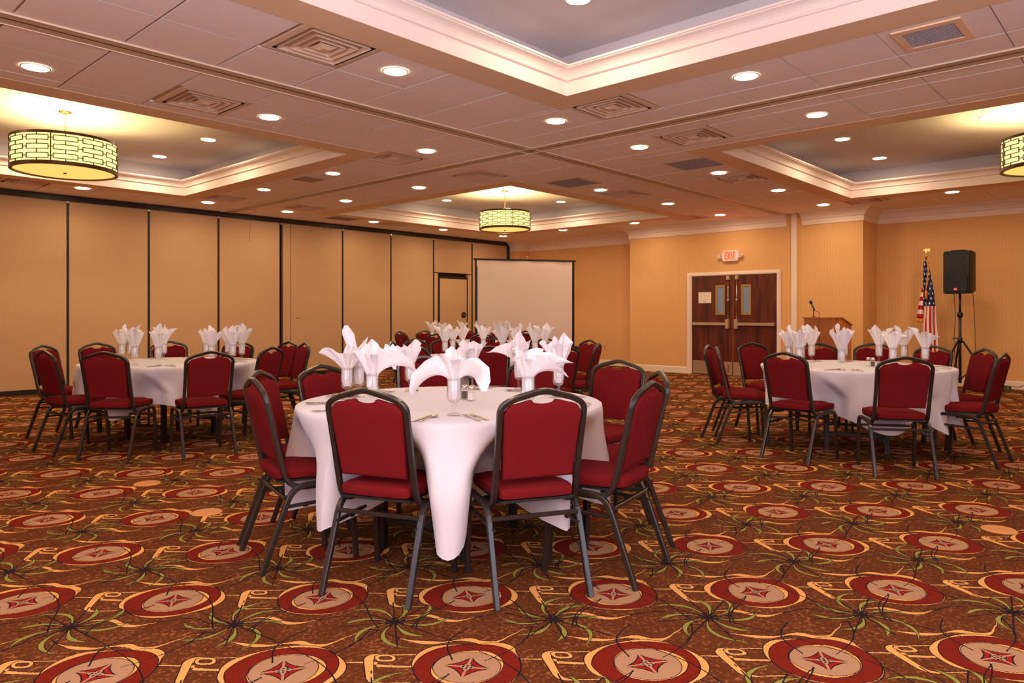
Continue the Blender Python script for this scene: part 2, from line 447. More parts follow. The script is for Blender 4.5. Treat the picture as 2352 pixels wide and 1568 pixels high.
# folding panel wall
wl = MB().box(X0 - .2, 13.82, YW + .1, YW + .25, 0, H)
WL = struct('wall_left', wl, BLACKT)
seams = [-1.3, -.05, 1.18, 2.41, 3.637, 4.848, 6.054, 7.3, 7.506, 8.702, 9.96, 11.207, 12.46, 13.73]
for i in range(len(seams) - 1):
    a, b = seams[i], seams[i + 1]
    g0 = .017; g1 = .017
    if abs(a - 7.3) < .01: g0 = .04
    if abs(b - 7.3) < .01: g1 = .035
    if abs(a - 7.506) < .01: g0 = .006
    if abs(b - 7.506) < .01: g1 = .006
    if abs(a - 11.207) < .01:                         # panel with a pass door: header, two side strips, the door
        me = MB().box(a + g0, b - g1, YW, YW + .08, 2.2, 2.985).mesh('panel', PANELF); link('panel', bevelled(me, .004, 1), WL)
        for p, q in ((a + g0, 11.345), (12.315, b - g1)):
            me = MB().box(p, q, YW, YW + .08, .075, 2.18).mesh('panel', PANELF); link('panel', bevelled(me, .004, 1), WL)
        continue
    me = MB().box(a + g0, b - g1, YW, YW + .08, .075, 2.985).mesh('panel', PANELF); link('panel', bevelled(me, .004, 1), WL)
tr = MB().box(X0, 13.82, YW - .03, YW + .1, 2.985, H); tr.build('top_track', BLACKT, WL)
sw = MB().box(X0, 13.82, YW - .012, YW + .1, 0, .07); sw.build('bottom_sweep', BLACKT, WL)
for x in seams[3:-1]:
    if abs(x - 7.506) < .01: continue
    MB().box(x - .012, x + .012, YW - .008, YW + .1, .07, 2.985).build('seam_strip', BLACKT, WL)
    MB().box(x - .02, x + .02, YW - .012, YW + .0, 2.955, 2.985).build('seam_clip', BRUSH, WL)  # bright metal block standing in for the small gleam atop the seam
MB().box(13.71, 13.8, YW - .02, YW + .1, 0, H).build('end_jamb', BLACKT, WL)
# loose threads and scuffs at the panel tops, plugged hole
for x, dz in ((7.95, .12), (8.25, .06), (8.40, .14), (6.65, .42)):
    MB().box(x, x + .006, YW - .003, YW + .002, 2.985 - dz, 2.985).build('panel_crack', mat('panel_crack', S(150, 100, 66), .9), WL)
m = MB(); m.M = Matrix.Translation((7.658, YW - .004, 1.16)) @ Matrix.Rotation(R_(90), 4, 'X')
m.lathe([(.0, 0), (.022, 0), (.022, .006), (.012, .008), (0, .008)], 14).build('hole_plug', BRUSH, WL)
PD = MB().box(11.36, 12.30, YW - .006, YW + .08, .012, 2.12)
PDo = struct('door_2', PD, BLACKT)
me = MB().box(11.395, 12.27, YW - .012, YW + .02, .075, 2.06).mesh('door_panel', PANELF); link('door_panel', bevelled(me, .005, 1), PDo)
m = MB(); m.M = Matrix.Translation((12.16, YW - .012, 1.2)) @ Matrix.Rotation(R_(90), 4, 'X'); m.smooth = True
m.lathe([(.0, .012), (.045, .012), (.055, .02), (.068, .02), (.074, .008), (.074, -.01)], 24).build('door_handle', BLACKT, PDo)
m = MB(); m.M = Matrix.Translation((12.16, YW - .03, 1.2)) @ Matrix.Rotation(R_(90), 4, 'X')
m.lathe([(.0, .01), (.012, .01), (.014, 0)], 10).build('latch_ring', BRUSH, PDo)

# double doors
DO = struct('door_1', MB().box(XR - .02, XR, 7.28, 7.389, 0, 1.985).box(XR - .02, XR, 5.441, 5.516, 0, 1.985).box(XR - .02, XR, 5.441, 7.389, 1.985, 2.06)
            .box(XR - .032, XR - .0201, 7.30, 7.36, 0, 2.0).box(XR - .032, XR - .0201, 5.46, 5.50, 0, 2.0).box(XR - .032, XR - .0201, 5.46, 7.36, 2.0, 2.03), TRIMW)
for i, (a, b) in enumerate(((6.40, 7.275), (5.52, 6.39))):
    lf = MB().box(XR - .008, XR + .02, a, b, .012, 1.985).build('door_leaf', MAHOG, DO)
    inn = b if i == 1 else a                          # meeting edge
    sg = -1 if i == 1 else 1
    kp = MB().box(XR - .012, XR - .008, a + .01, b - .01, .02, .28).build('kick_plate', BRUSH, lf)
    wy = inn + sg * .26 if i == 0 else inn - .27
    y0, y1 = sorted((wy - .1, wy + .1)); z0, z1 = 1.205, 1.797
    fr = MB()
    for q in ((y0, y0 + .035, z0, z1), (y1 - .035, y1, z0, z1), (y0 + .035, y1 - .035, z0, z0 + .04), (y0 + .035, y1 - .035, z1 - .04, z1)):
        fr.box(XR - .02, XR - .008, *q)
    fr.build('window_frame', GOLDB, lf)
    MB().box(XR - .011, XR - .009, y0 + .03, y1 - .03, z0 + .03, z1 - .03).build('vision_pane', mat('grey_blue_pane', S(128, 150, 178), .25, spec=.5), lf)
    hb = MB()
    by0, by1 = (a + .12, b - .03) if i == 0 else (a + .03, b - .12)
    hb.box(XR - .075, XR - .035, by0, by1, 1.0, 1.055)
    e = by1 - .04 if i == 0 else by0
    hb.box(XR - .04, XR - .008, e, e + .04, .995, 1.06)
    hb.build('push_bar', BRUSH, lf)
    cy = inn + sg * .085
    hd = MB().box(XR - .095, XR - .008, cy - .035, cy + .035, .93, 1.12).build('latch_case', BRUSH, lf)
    bevelled(hd.data, .015, 3)
    MB().box(XR - .05, XR - .008, cy - .03, cy + .03, 1.9, 1.975).build('top_latch', BRUSH, lf)
    rd = MB(); rd.smooth = True
    rd.tube([(XR - .03, cy, 1.1), (XR - .03, cy, 1.91)], .009, 8); rd.build('latch_rod', STEEL, lf)
    MB().box(XR - .042, XR - .008, cy - .022, cy + .022, 1.49, 1.52).build('rod_guide', BRUSH, lf)
    if i == 0: MB().box(XR - .03, XR - .012, cy - .01, cy + .01, .06, .22).build('bottom_bolt', STEEL, lf)
    else: MB().box(XR - .011, XR - .008, a + .41, a + .42, 1.56, 1.57).build('peep_hole', BRASS, lf)
MB().box(XR - .06, XR - .0, 5.5, 7.3, 0, .012).build('threshold', STEEL, DO)
# notice taped on the left leaf
pp = tag(MB().box(XR - .0105, XR - .0082, 6.856, 7.134, 1.44, 1.664).build('paper_notice', mat('notice_paper', S(240, 222, 205), .8)), 'white evacuation notice taped to the wooden door leaf', 'notice')
MB().box(XR - .0112, XR - .0105, 6.875, 7.115, 1.648, 1.654).build('heading_line', mat('red_ink', S(196, 60, 60), .8), pp)
k = MB(); rn = random.Random(4)
for _ in range(26):
    yy = rn.uniform(6.9, 7.09); zz = rn.choice([1.60, 1.585, 1.57, 1.55, 1.51, 1.475, 1.465, 1.455]); k.box(XR - .0112, XR - .0105, yy, yy + rn.uniform(.008, .03), zz, zz + .004)
k.build('fine_print', mat('grey_ink', S(120, 100, 96), .8), pp)
MB().box(XR - .0112, XR - .0105, 6.985, 7.005, 1.46, 1.48).build('red_mark', MATS['red_ink'], pp)

# crown moulding, baseboards, column
def prof_run(name, prof, pts, m, parent=None, idx=None):
    """prof (out, z) swept horizontally along pts; 'out' points to the left of travel"""
    o = MB(); n = len(pts); v = []
    for i in range(n):
        p = Vector((*pts[i], 0)); d0 = (p - Vector((*pts[i - 1], 0))).normalized() if i else None
        d1 = (Vector((*pts[i + 1], 0)) - p).normalized() if i < n - 1 else None
        if d0 is None: d0 = d1
        if d1 is None: d1 = d0
        n0 = Vector((-d0.y, d0.x, 0)); n1 = Vector((-d1.y, d1.x, 0)); b = (n0 + n1).normalized(); b = b / max(.2, b.dot(n0))
        for (q, z) in prof: v.append(p + b * q + Vector((0, 0, z)))
    k = len(prof); f = []
    for i in range(n - 1):
        for j in range(k): l = (j + 1) % k; f.append((i * k + j, i * k + l, (i + 1) * k + l, (i + 1) * k + j))
    f += [tuple(range(k)), tuple(range((n - 1) * k, n * k))]
    o.add(v, f); return struct(name, o, m, parent)
crown = [(0, H - .225), (.018, H - .225), (.022, H - .20), (.022, H - .13), (.04, H - .12), (.05, H - .09), (.085, H - .05), (.13, H - .028), (.14, H - .018), (.155, H - .015), (.155, H), (0, H)]
prof_run('trim_1', crown, [(XR, 5.05), (XR, 4.0), (XR2, 4.0), (XR2, Y0)][::-1], TRIMW)
prof_run('trim_2', crown, [(13.82, YW - .03), (13.82, 12.42), (XR2, 12.42), (XR2, 8.784), (XR, 8.784), (XR, 5.33)][::-1], TRIMW)
base = [(0, 0), (.016, 0), (.016, .115), (.012, .128), (0, .132)]
prof_run('baseboard_front', base, [(13.82, 12.42), (XR2, 12.42), (XR2, 8.784), (XR, 8.784), (XR, 7.389)][::-1], TRIMW)
prof_run('baseboard_right', base, [(XR, 5.441), (XR, 4.0), (XR2, 4.0), (XR2, Y0)][::-1], TRIMW)
struct('trim_3', MB().box(XR - .035, XR, 5.14, 5.237, 0, H - .01), TRIMW)
o = tag(MB().box(XR2 - .008, XR2, 9.98, 10.05, .39, .49).build('wall_outlet', mat('almond_plastic', S(214, 176, 116), .5)), 'almond power outlet low on the striped wall', 'outlet')
MB().box(XR2 - .0095, XR2 - .008, 10.0, 10.03, .45, .475).box(XR2 - .0095, XR2 - .008, 10.0, 10.03, .405, .43).build('socket', mat('almond_socket', S(170, 132, 84), .5), o)

# ------------------------------------------------------------------ ceiling
TR = {'big': (.30, 4.83, -.62, 3.80), 'left': (.30, 4.87, 7.06, 11.42), 'right': (7.66, 12.16, -.62, 3.81), 'center': (7.66, 12.17, 7.07, 11.41)}
BW = .295
XT, YT = 6.175, 5.38                                  # operable-wall tracks
ce = MB()
xs = [X0, .30, 4.84, 7.66, 12.16, XR2 + .1]
def slab(x0, x1, y0, y1):
    e = .03
    ce.box(x0 + (e if abs(x0 - 4.86) < .01 or abs(x0 - 12.17) < .01 else 0), x1 - (e if abs(x1 - .3) < .01 or abs(x1 - 7.66) < .01 else 0),
           y0 + (e if abs(y0 - 3.81) < .01 or abs(y0 - 11.41) < .01 else 0), y1 - (e if abs(y1 - 7.06) < .02 or abs(y1 + .62) < .01 else 0), H + .018, H + .06)
slab(X0 - .1, .30, Y0 - .1, YW + .1); slab(4.86, 7.66, Y0 - .1, YW + .1); slab(12.17, XR2 + .1, Y0 - .1, YW + .1)
slab(.30, 4.86, 3.81, 7.06); slab(7.66, 12.17, 3.81, 7.07)
slab(.30, 4.86, 11.41, YW + .1); slab(7.66, 12.17, 11.41, YW + .1)
slab(.30, 4.86, Y0 - .1, -.62); slab(7.66, 12.17, Y0 - .1, -.62)
CEIL = struct('ceiling', ce, SLABM)
def ring_quads(m, a, b):
    """two rectangles given as (x0,x1,y0,y1,z): bridge them"""
    def c(q): x0, x1, y0, y1, z = q; return [(x0, y0, z), (x1, y0, z), (x1, y1, z), (x0, y1, z)]
    m.add(c(a) + c(b), [(i, (i + 1) % 4, 4 + (i + 1) % 4, 4 + i) for i in range(4)])
def off(t, d, z): return (t[0] - d, t[1] + d, t[2] - d, t[3] + d, z)
for nm, t in TR.items():
    if nm == 'left': t = TR['left']
    m = MB(); ring_quads(m, off(t, 0, H - .004), off(t, BW, H - .004)); ring_quads(m, off(t, BW, H - .004), off(t, BW, H + .018)); m.build('tray_border', BAND, CEIL, recalc=False)
    m = MB(); ring_quads(m, off(t, 0, H - .004), off(t, 0, H + .125)); m.build('tray_fascia', FASCIA, CEIL, recalc=False)
    m = MB(); m.smooth = False
    pr = [(0, .115), (-.014, .116), (-.02, .122), (-.02, .130), (-.012, .137), (-.016, .142), (-.022, .155), (-.034, .172), (-.052, .186), (-.074, .196), (-.078, .199), (-.078, .206), (-.088, .208), (-.088, .224), (.02, .226)]
    for (p, q) in zip(pr, pr[1:]): ring_quads(m, off(t, p[0], H + p[1]), off(t, q[0], H + q[1]))
    m.build('crown_moulding', FASCIA, CEIL, recalc=False)
    m = MB(); ring_quads(m, off(t, .02, H + .226), off(t, .27, H + .226)); ring_quads(m, off(t, .27, H + .226), off(t, .27, UP)); m.build('tray_wall', UPPERC, CEIL, recalc=False)
    m = MB().box(t[0] - .3, t[1] + .3, t[2] - .3, t[3] + .3, UP, UP + .03); m.build('tray_top', UPPERC, CEIL)
# tracks
def strips(m, horizontal, c, lo, hi):
    for a, b in ((-.10, -.007), (.007, .10)):
        m.box(lo, hi, c + a, c + b, H - .006, H + .018) if horizontal else m.box(c + a, c + b, lo, hi, H - .006, H + .018)
m = MB(); strips(m, True, YT, X0, XT - .1); strips(m, True, YT, XT + .1, XR); m.build('track_channel', TRACKM, CEIL)
m = MB(); strips(m, False, XT, Y0, YT - .007); strips(m, False, XT, YT + .007, YW); m.build('track_channel', TRACKM, CEIL)
m = MB().box(X0, XR, YT - .0068, YT + .0068, H - .0068, H + .018).box(XT - .0068, XT + .0068, Y0, YT - .0068, H - .0068, H + .018).box(XT - .0068, XT + .0068, YT + .0068, YW, H - .0068, H + .018); m.build('track_slot', SLOT, CEIL)
for c_, hz in ((YT, 1), (XT, 0)):
    m = MB()
    for s_ in (-.103, .099):
        m.box(X0, XR, c_ + s_, c_ + s_ + .005, H - .012, H) if hz else m.box(c_ + s_, c_ + s_ + .005, Y0, YW, H - .012, H)
    m.build('track_lip', TRIMW, CEIL)
# tiles
T = .6429
VENTS = [(2.82, 4.36, 's'), (2.84, 6.27, 's'), (5.39, 3.72, 's'), (6.86, 3.72, 's'), (5.39, 6.86, 's'), (6.86, 6.88, 's'), (9.42, 4.36, 's'), (9.42, 6.26, 's'),
         (6.87, 11.22, 's'), (5.40, 11.22, 's'), (9.35, 11.88, 's'), (12.55, 6.93, 's'), (12.66, 3.76, 's'), (2.87, 11.85, 's')]
GRILLES = [(8.12, 4.37), (8.12, 6.28), (8.13, 11.85)]
tiles = []
def quad(xl, yl, xlo, xhi, ylo, yhi):
    for xa, xb in zip(xl, xl[1:]):
        for ya, yb in zip(yl, yl[1:]):
            a, b, c, d = max(xa, xlo), min(xb, xhi), max(ya, ylo), min(yb, yhi)
            if b - a > .03 and d - c > .03: tiles.append((a, b, c, d))
def lines(o, n0, n1, st=T): return [o + st * i for i in range(n0, n1 + 1)]
quad(lines(3.777, -8, 4), lines(4.678, -10, 1), X0, XT - .1, Y0, YT - .1)
quad(lines(3.777, -8, 4), lines(5.945, -1, 11, .622), X0, XT - .1, YT + .1, YW - .03)
quad(lines(6.535, -1, 12, .634), lines(4.678, -10, 1), XT + .1, XR2, Y0, YT - .1)
quad(lines(6.535, -1, 12, .634), lines(5.945, -1, 11, .622), XT + .1, XR2, YT + .1, YW - .03)
def minus(r, t):
    a, b, c, d = r; x0, x1, y0, y1 = t[0] - BW, t[1] + BW, t[2] - BW, t[3] + BW
    if b <= x0 or a >= x1 or d <= y0 or c >= y1: return [r]
    out = []
    if a < x0: out.append((a, x0, c, d))
    if b > x1: out.append((x1, b, c, d))
    a2, b2 = max(a, x0), min(b, x1)
    if c < y0: out.append((a2, b2, c, y0))
    if d > y1: out.append((a2, b2, y1, d))
    return [q for q in out if q[1] - q[0] > .04 and q[3] - q[2] > .04]
final = []
for r in tiles:
    rs = [r]
    for t in TR.values(): rs = [q for p in rs for q in minus(p, t)]
    final += rs
def is_in(cx, cy, r, pad=0): return r[0] - pad < cx < r[1] + pad and r[2] - pad < cy < r[3] + pad
cyaw, syaw = math.cos(R_(YAW)), math.sin(R_(YAW))
def fdepth(x, y): return x * cyaw + y * syaw
final = [r for r in final if not any(is_in(v[0], v[1], r) and (r[1] - r[0]) * (r[3] - r[2]) > .15 for v in VENTS) and not any(is_in(g[0], g[1], r) for g in GRILLES)]
final.sort(key=lambda r: fdepth((r[0] + r[1]) / 2, (r[2] + r[3]) / 2) if fdepth(r[1], r[3]) > 1.5 else 99)
rt = random.Random(3); tcache = {}
rest = MB(); ntile = 0
for r in final:
    w, d = r[1] - r[0] - .02, r[3] - r[2] - .008
    if w < .02 or d < .02: continue
    dz = rt.uniform(0, .002)
    if ntile >= 290 or fdepth(r[1], r[3]) < 1.0 or w < .1 or d < .1:
        rest.box(r[0] + .01, r[1] - .01, r[2] + .004, r[3] - .004, H + dz, H + .016); continue
    key = (round(w, 3), round(d, 3))
    if key not in tcache: tcache[key] = MB().box(-w / 2, w / 2, -d / 2, d / 2, 0, .014).mesh('ceiling_tile', TILE)
    link('ceiling_tile', tcache[key], CEIL, loc=((r[0] + r[1]) / 2, (r[2] + r[3]) / 2, H + dz)); ntile += 1
if rest.v: o = rest.build('ceiling_tile', TILE, CEIL); o['kind'] = 'stuff'

# square diffusers
VENTM = mat('vent_enamel', S(226, 196, 168), .5, spec=.3)
VDARK = mat('vent_duct', S(60, 54, 54), .8, noise=(14, .5, S(40, 32, 30)))
def square_ring(m, r0, z0, r1, z1, th=.004):
    a = [(-r0, -r0, z0), (r0, -r0, z0), (r0, r0, z0), (-r0, r0, z0)]; b = [(-r1, -r1, z1), (r1, -r1, z1), (r1, r1, z1), (-r1, r1, z1)]
    c = [(x, y, z + th) for x, y, z in a]; d = [(x, y, z + th) for x, y, z in b]
    q = [(i, (i + 1) % 4) for i in range(4)]
    m.add(a + b + c + d, [(i, j, 4 + j, 4 + i) for i, j in q] + [(8 + i, 12 + i, 12 + j, 8 + j) for i, j in q] + [(i, 8 + i, 8 + j, j) for i, j in q] + [(4 + i, 4 + j, 12 + j, 12 + i) for i, j in q])
vl = ['large square air diffuser between the big tray and the wall track, nearest the camera', 'square air diffuser beside the border of the tray with the left pendant',
      'square air diffuser just beyond the corner of the big near tray', 'square air diffuser across the track from the big tray corner',
      'square air diffuser beneath the gap at the left tray corner', 'square air diffuser left of the middle pendant tray corner',
      'square air diffuser reflecting the red exit light, by the right tray', 'square air diffuser between the middle tray and the long track',
      'small square diffuser above the panel wall, middle tray side of the track', 'small square diffuser above the panel wall, left tray side of the track',
      'foreshortened square diffuser over the panels near the pass door', 'far square diffuser in front of the double door wall',
      'square diffuser above the crown moulding near the lectern', 'square diffuser half hidden behind the left pendant lamp']
vp = None
for (x, y, _), lb in zip(VENTS, vl):
    if vp is None:
        vp = thing('ceiling_vent', lb, 'vent', (x, y, H), 0, 'square ceiling air diffusers')
        m = MB(); square_ring(m, .305, .0, .262, -.004, .012); m.build('vent_frame', VENTM, vp)
        m = MB(); square_ring(m, .262, .0, .25, .075); m.build('throat', VDARK, vp)
        for r0, r1 in ((.230, .206), (.168, .146), (.108, .086)):
            m = MB(); square_ring(m, r0, -.010, r1, .030, .003); m.build('louvre', VENTM, vp)
        m = MB(); m.add([(-.07, -.07, .0), (.07, -.07, .0), (.07, .07, .0), (-.07, .07, .0), (-.028, -.028, -.02), (.028, -.028, -.02), (.028, .028, -.02), (-.028, .028, -.02)],
                        [(0, 1, 5, 4), (1, 2, 6, 5), (2, 3, 7, 6), (3, 0, 4, 7), (4, 5, 6, 7)]); m.build('core', VENTM, vp)
        m = MB(); m.box(-.26, .26, -.26, .26, .076, .08); m.build('duct', VDARK, vp)
    else: dup(vp, (x, y, H), 0, lb)
GR = mat('return_grille', S(178, 164, 158), .7, noise=(260, .4, S(146, 132, 126)))
gl = ['flat grey return grille beside the right tray border', 'flat grey return grille beside the middle tray border', 'flat grey return grille above the brown panel wall']
gp = None
for (x, y), lb in zip(GRILLES, gl):
    if gp is None:
        gp = thing('return_grille', lb, 'vent', (x, y, H), 0, 'flat ceiling return grilles')
        m = MB(); square_ring(m, .303, 0, .28, -.003, .012); m.build('grille_frame', VENTM, gp)
        m = MB()
        for i in range(28): p = -.28 + i * .02; m.box(p, p + .008, -.28, .28, .0, .012)
        o = m.build('grille_bar', GR, gp); o['kind'] = 'stuff'
        MB().box(-.29, .29, -.29, .29, .013, .016).build('grille_backing', VDARK if False else GR, gp)
    else: dup(gp, (x, y, H), 0, lb)
g = thing('return_grille', 'small framed exhaust grille with blue-grey slats near the right edge', 'vent', (5.41, 1.18, H - .002), 0)
m = MB()
for q in ((-.22, -.16, -.2, .2), (.16, .22, -.2, .2), (-.16, .16, -.2, -.155), (-.16, .16, .155, .2)): m.box(*q, -.012, 0)
m.build('grille_frame', mat('grille_tan', S(244, 208, 172), .5), g)
BG = mat('blue_grey_slat', S(206, 200, 208), .5)
MB().box(-.158, .158, -.152, .155, -.002, .0).build('grille_backing', mat('grille_shadow', S(150, 140, 142), .8), g)  # plain grey panel closing the grille behind the slats
for i in range(22): MB().box(-.158, .158, -.152 + i * .014, -.147 + i * .014, -.008, 0).build('slat', BG, g)
for i in range(9): MB().box(-.158 + i * .038, -.155 + i * .038, -.152, .155, -.006, 0).build('cross_slat', BG, g)
g = tag(MB().box(-.16, .16, -.16, .16, -.004, 0).build('return_grille', GR, loc=(5.44, 8.79, H - .001)), 'small flat grey grille off the corner of the left tray', 'vent')

# ------------------------------------------------------------------ downlights
LENS = emat('downlight_lens', (1.0, .75, .51, 1), LAMP)
lp = thing('downlight', '', 'light', (0, 0, 0), 0, 'round recessed ceiling downlights')
m = MB(); m.smooth = True; m.lathe([(.100, 0), (.099, -.004), (.093, -.006), (.088, -.005), (.087, .0)], 28); m.build('trim_ring', TRIMW, lp)
m = MB(); m.lathe([(.0, -.0045), (.0885, -.0045)], 28); o = m.build('lens', LENS, lp, recalc=False)
o.data.flip_normals() if o.data.polygons[0].normal.z > 0 else None
DL = [(1.58, 6.30, 'at the far upper left, beside the left tray border'), (3.46, 4.38, 'beside the large near diffuser'), (3.47, 6.28, 'right of the diffuser by the left tray'),
      (5.40, 4.38, 'at the corner of the big near tray'), (5.38, 2.46, 'along the big tray, right side'), (6.86, 2.45, 'along the right tray beyond the track'),
      (5.40, 6.27, 'between the left tray tip and the crossing tracks'), (6.87, 4.38, 'right of the crossing tracks, before the right tray'), (5.42, 8.17, 'beyond the left tray tip, first along its side'),
      (5.43, 9.99, 'beside the left tray, second along its far side'), (3.57, 11.85, 'under the left pendant, over the panels'), (5.44, 11.84, 'over the panels at the left tray corner'),
      (6.90, 11.85, 'over the panels just past the track end'), (6.88, 10.0, 'left of the middle tray point, second back'), (6.89, 8.17, 'left of the middle tray, first back'),
      (8.85, 6.32, 'beside the middle tray grille'), (8.83, 4.41, 'beside the right tray grille'), (10.68, 4.38, 'along the right tray side, middle of three'),
      (10.73, 6.28, 'along the middle tray side toward the doors'), (12.58, 6.26, 'last before the double doors, left of track'), (12.60, 4.39, 'last before the wall, right of track'),
      (12.60, 2.49, 'behind the far edge of the right tray'), (12.53, 8.11, 'beyond the middle tray, over the striped wall corner'), (12.51, 9.95, 'beyond the middle tray, right of its pendant'),
      (12.53, 11.78, 'in the far corner directly below the middle pendant'), (10.67, 11.83, 'over the pass door panel'), (8.83, 11.87, 'over the panels below the middle tray edge'),
      (1.60, 4.38, 'just above the top edge of the picture')]
DU = [(2.72, 10.96, 'inside the left tray, behind the left pendant'), (4.33, 9.42, 'inside the left tray, nearer its tip'), (4.31, 10.95, 'inside the left tray, at its far corner'),
      (9.97, 3.23, 'inside the right tray, first of two'), (11.56, 3.22, 'inside the right tray, at its far corner'), (9.93, 10.9, 'inside the middle tray, left of its pendant'),
      (11.63, 9.30, 'inside the middle tray, right of its pendant'), (11.61, 10.77, 'inside the middle tray, right behind its pendant'), (4.23, 3.22, 'inside the big near tray, cut by the top edge')]
HID = [(5.39, .5, H), (-.5, 4.38, H), (-.5, 6.3, H), (1.6, 11.85, H), (12.6, .5, H), (6.87, .5, H), (10.0, 1.6, UP), (1.1, 9.4, UP)]  # unseen downlights continuing the rows, added for their light
first = True
for L, z in ((DL, H), (DU, UP)):
    for x, y, d in L:
        lb = 'round lit downlight ' + d
        if first: lp.location = (x, y, z - .001); lp['label'] = lb; first = False
        else: dup(lp, (x, y, z - .001), 0, lb)
HN = ['beyond the right edge, near tray border', 'beyond the left edge, near row', 'beyond the left edge, middle row', 'hidden by the left pendant row', 'beyond the right edge by the far wall', 'beyond the right edge past the track',
      'in the right tray, out of view', 'in the left tray beyond the left edge']
for (x, y, z), w_ in zip(HID, HN): dup(lp, (x, y, z - .001), 0, 'round lit downlight ' + w_)

# ------------------------------------------------------------------ pendants
SHADE = emat('pendant_shade', (1.0, .86, .26, 1), .85)
DIFF = emat('pendant_diffuser', (1.0, .60, .14, 1), .56)
def pendant(x, y, rad, zt, zb, lb, power):
    t = thing('pendant_lamp', lb, 'lamp', (x, y, zb), 0, 'drum pendant lamps in the ceiling trays')
    h = zt - zb
    m = MB(); m.smooth = True; m.lathe([(rad - .012, .03), (rad - .012, h - .015)], 64); m.build('shade', SHADE, t, recalc=False)
    m = MB(); m.smooth = True; m.lathe([(0, -.0), (rad * .4, .001), (rad * .8, .006), (rad - .03, .016)], 64); m.build('diffuser', DIFF, t, recalc=False)
    m = MB(); m.lathe([(rad + .004, 0), (rad + .004, .038), (rad - .006, .038), (rad - .03, .014), (rad - .03, 0), (rad + .004, 0)], 64); m.build('bottom_rim', BRONZE, t)
    m = MB(); m.lathe([(rad + .004, h - .028), (rad + .004, h), (rad - .008, h), (rad - .008, h - .028), (rad + .004, h - .028)], 64); m.build('top_rim', BRONZE, t)
    # open brick fretwork around the drum
    m = MB(); n = 12; z0, z1 = .04, h - .03; hh = (z1 - z0) / 3
    def arc(a0, a1, z, w=.0042):
        k = max(2, int((a1 - a0) / .08) + 1); P = [(rad * math.cos(a0 + (a1 - a0) * i / k), rad * math.sin(a0 + (a1 - a0) * i / k), z) for i in range(k + 1)]
        m.sweep(P, [(w, -w), (w, w), (-w, w), (-w, -w)], side=(0, 0, 1))
    def post(a, za, zb_, w=.0042):
        m.sweep([(rad * math.cos(a), rad * math.sin(a), za), (rad * math.cos(a), rad * math.sin(a), zb_)], [(w, -w), (w, w), (-w, w), (-w, -w)], side=(-math.sin(a), math.cos(a), 0))
    st = 2 * PI / n; gp_ = .024 / rad
    for i in range(n):
        for j in range(3):
            za, zc = z0 + j * hh + .022, z0 + (j + 1) * hh - .022
            a0, a1 = i * st + gp_, (i + 1) * st - gp_
            arc(a0, a1, za); arc(a0, a1, zc); post(a0, za, zc); post(a1, za, zc)
            arc((i + 1) * st - gp_, (i + 1) * st + gp_, (za + zc) / 2)
            post((i + .5) * st, zc, min(zc + .044, z1 + .01)) if j < 2 else post((i + .5) * st, zc, z1 + .01)
            if j == 0: post((i + .5) * st, z0 - .01, za)
        if i % 4 == 0: post(i * st, z0 - .01, z1 + .01, .005)
    m.build('fretwork', BRONZE, t)
    m = MB(); m.smooth = True; m.lathe([(.018, -.004), (.016, -.014), (0, -.018)], 12); m.build('finial', BRONZE, t)
    m = MB(); m.smooth = True
    P = [(.065 * math.cos(a), 0, h - .03 + .02 + .085 * math.sin(a)) for a in [PI * i / 16 for i in range(17)]]
    m.tube([(.065, 0, h - .05)] + P + [(-.065, 0, h - .05)], .009, 8); m.build('loop_handle', BRASS, t)
    m = MB()
    for a in (0, PI / 2, PI, 3 * PI / 2): m.tube([(.065 * math.cos(a), .065 * math.sin(a), h - .05), ((rad - .01) * math.cos(a), (rad - .01) * math.sin(a), h - .02)], .005, 6)
    m.build('spider_arm', BRONZE, t)
    top = UP - zb
    nl = int((top - .02 - (h + .08)) / .036)
    lk = MB(); lk.smooth = True
    lk.tube([(.009 * math.cos(2 * PI * i / 12), 0, .024 * math.sin(2 * PI * i / 12)) for i in range(12)], .0028, 6, closed=True)
    lkm = lk.mesh('chain_link', BRASS)
    for i in range(nl + 1):
        o = link('chain_link', lkm, t, loc=(0, 0, h + .085 + i * (top - .03 - h - .085) / nl)); o.rotation_euler = (0, 0, (i % 2) * PI / 2)
    m = MB(); m.smooth = True; m.lathe([(0, top - .022), (.03, top - .024), (.062, top - .012), (.066, top - .004), (.066, top - .001)], 24); m.build('canopy', BRASS, t)
    for k in range(2):
        d = bpy.data.lights.new('pendant_bulb', 'POINT'); d.energy = power / 2; d.color = (1.0, .70, .30); d.shadow_soft_size = .06
        o = bpy.data.objects.new('pendant_bulb', d); COL.objects.link(o); a = 1.2 + k * PI
        o.location = (x + rad * .5 * math.cos(a), y + rad * .5 * math.sin(a), zb + h * .62)
    return t
pendant(2.63, 9.33, .53, UP - .335, UP - .695, 'lit drum pendant with bronze brick fretwork in the left tray', 75)
pendant(9.89, 9.25, .48, UP - .40, UP - .735, 'lit drum pendant with bronze fretwork in the middle tray', 75)
pendant(9.95, .98, .50, UP - .345, UP - .70, 'lit drum pendant cut off by the right picture edge', 75)

